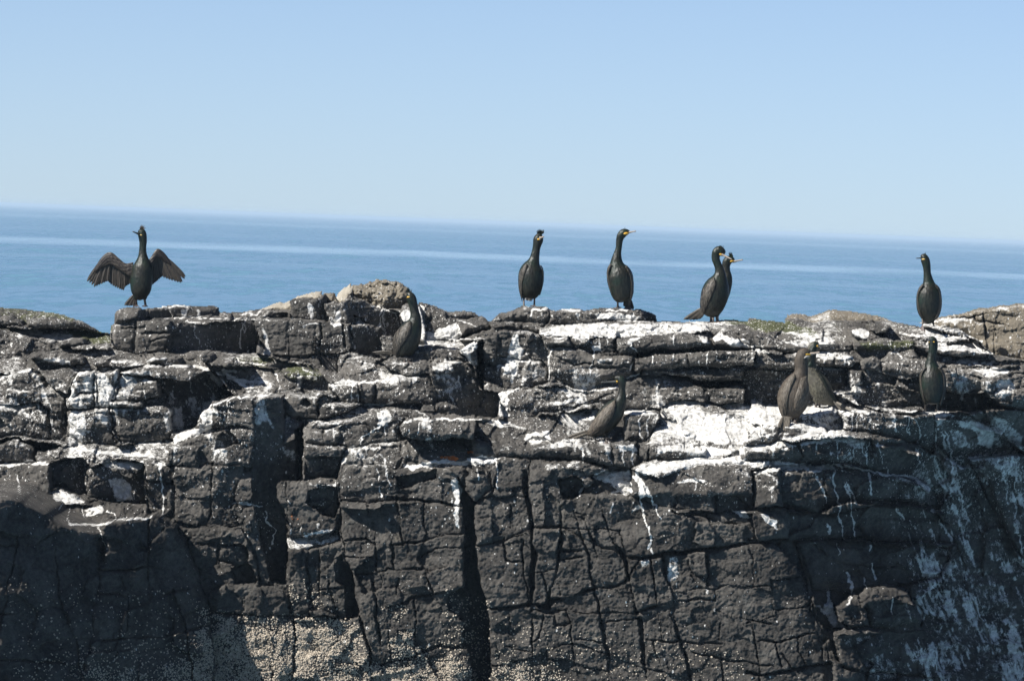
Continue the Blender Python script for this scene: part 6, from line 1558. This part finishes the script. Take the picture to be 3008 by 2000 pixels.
b.beak((905, 78), (1160, 66), 20, M_BILL, -.02, -.03, hook=.6, gape=((838, 92), (905, 88)), gw=17)
b.eye(850, 52, 8)
b.crest([(850, 20, 840, 4, 7), (870, 20, 880, 6, 7)], M_DARK, fan=.004)
b.tail(((1130, 960), (1180, 980)), [(1250, 1105), (1290, 1108), (1330, 1110), (1370, 1112), (1410, 1108)], 22, M_TAILPALE, -.03, .0, fit=True)
b.leg(852, 970, 848, 1045, 13, [(820, 1060), (850, 1068), (880, 1062)])
b.leg(900, 970, 905, 1045, 13, [(885, 1060), (910, 1068), (935, 1060)])

# 9 ---- brown young bird, back to us
b = Bird(5.407, 2240, 1000, (520, 1310), 'brown young shag seen from behind with fanned tail, pale chin, on the rounded white rock', dy=.05)
b.body([(400, 1260, 30), (415, 1205, 125), (445, 1090, 200), (478, 960, 246), (505, 840, 246), (535, 725, 212), (572, 625, 162), (608, 535, 114), (620, 450, 104), (614, 380, 104), (622, 305, 110), (642, 240, 106),
        (682, 205, 90), (728, 210, 62), (758, 225, 26), (765, 228, 8)], M_BROWN, .85, blobs=[(520, 1210, 70, 90, 20)])
b.shell('wing', [(500, 520), (400, 610), (300, 760), (240, 920), (252, 1050), (300, 1200)], [(530, 590), (480, 700), (430, 830), (400, 960), (390, 1070), (370, 1215)], M_BROWNW, ridges=7, bulge=.016)
b.shell('wing', [(700, 560), (730, 680), (738, 830), (705, 970), (630, 1080), (540, 1130)], [(610, 600), (580, 700), (540, 820), (505, 940), (500, 1040), (510, 1100)], M_BROWNW, ridges=6, bulge=.016)
b.beak((768, 212), (900, 190), 26, M_BILL_PALE, -.01, -.02, hook=.6, gape=((685, 222), (775, 228)), gw=16)
b.tube('chin', [(660, 280, b.front(660, 280) - .002, 8), (700, 258, b.front(700, 258) - .002, 17), (750, 250, b.front(745, 248) - .002, 10)], M_WHITE, flat=.5)
b.eye(712, 195, 8)
b.tail(((330, 1200), (440, 1210)), [(250, 1380), (275, 1395), (305, 1415), (335, 1428), (365, 1435), (395, 1425), (425, 1330)], 24, M_BROWNW, -.12, -.05, fit=True)
b.leg(520, 1230, 515, 1300, 18, [(500, 1335), (540, 1325), (580, 1300)])
b.leg(580, 1190, 590, 1290, 16, [(560, 1310), (600, 1315), (630, 1300)], .04)

# 11 ---- dark, on the right-hand white ledge
b = Bird(6.03, 2660, 960, (450, 1466), 'dark green shag facing the camera on the white ledge at right, yellow gape bright', y=.80)
b.body([(482, 1375, 25), (482, 1335, 150), (485, 1210, 206), (486, 1060, 232), (482, 910, 228), (472, 805, 190), (462, 725, 142), (456, 645, 102), (460, 560, 82), (474, 480, 74), (488, 400, 78),
        (490, 320, 82), (480, 252, 78), (470, 200, 60), (466, 172, 25), (465, 166, 8)], M_DARK, .85, blobs=[(362, 1320, 45, 60, 0), (572, 1325, 45, 60, 0)])
b.shell('wing', [(340, 690), (270, 790), (246, 900), (250, 1020), (285, 1190), (345, 1345)], [(365, 730), (305, 810), (283, 910), (288, 1020), (315, 1190), (352, 1330)], M_WING, ridges=3)
b.shell('wing', [(600, 700), (690, 820), (720, 960), (720, 1100), (690, 1250), (625, 1400)], [(575, 730), (650, 830), (675, 960), (672, 1100), (645, 1240), (605, 1380)], M_WING, ridges=4)
b.beak((440, 232), (415, 240), 22, M_BILL, -.06, -.13, hook=.6, gape=((516, 268), (412, 270)), gw=16)
b.eye(470, 225, 9)
b.leg(360, 1345, 346, 1462, 12, [(315, 1475), (345, 1490), (375, 1478)])
b.leg(570, 1350, 552, 1462, 12, [(525, 1475), (552, 1490), (585, 1478)])
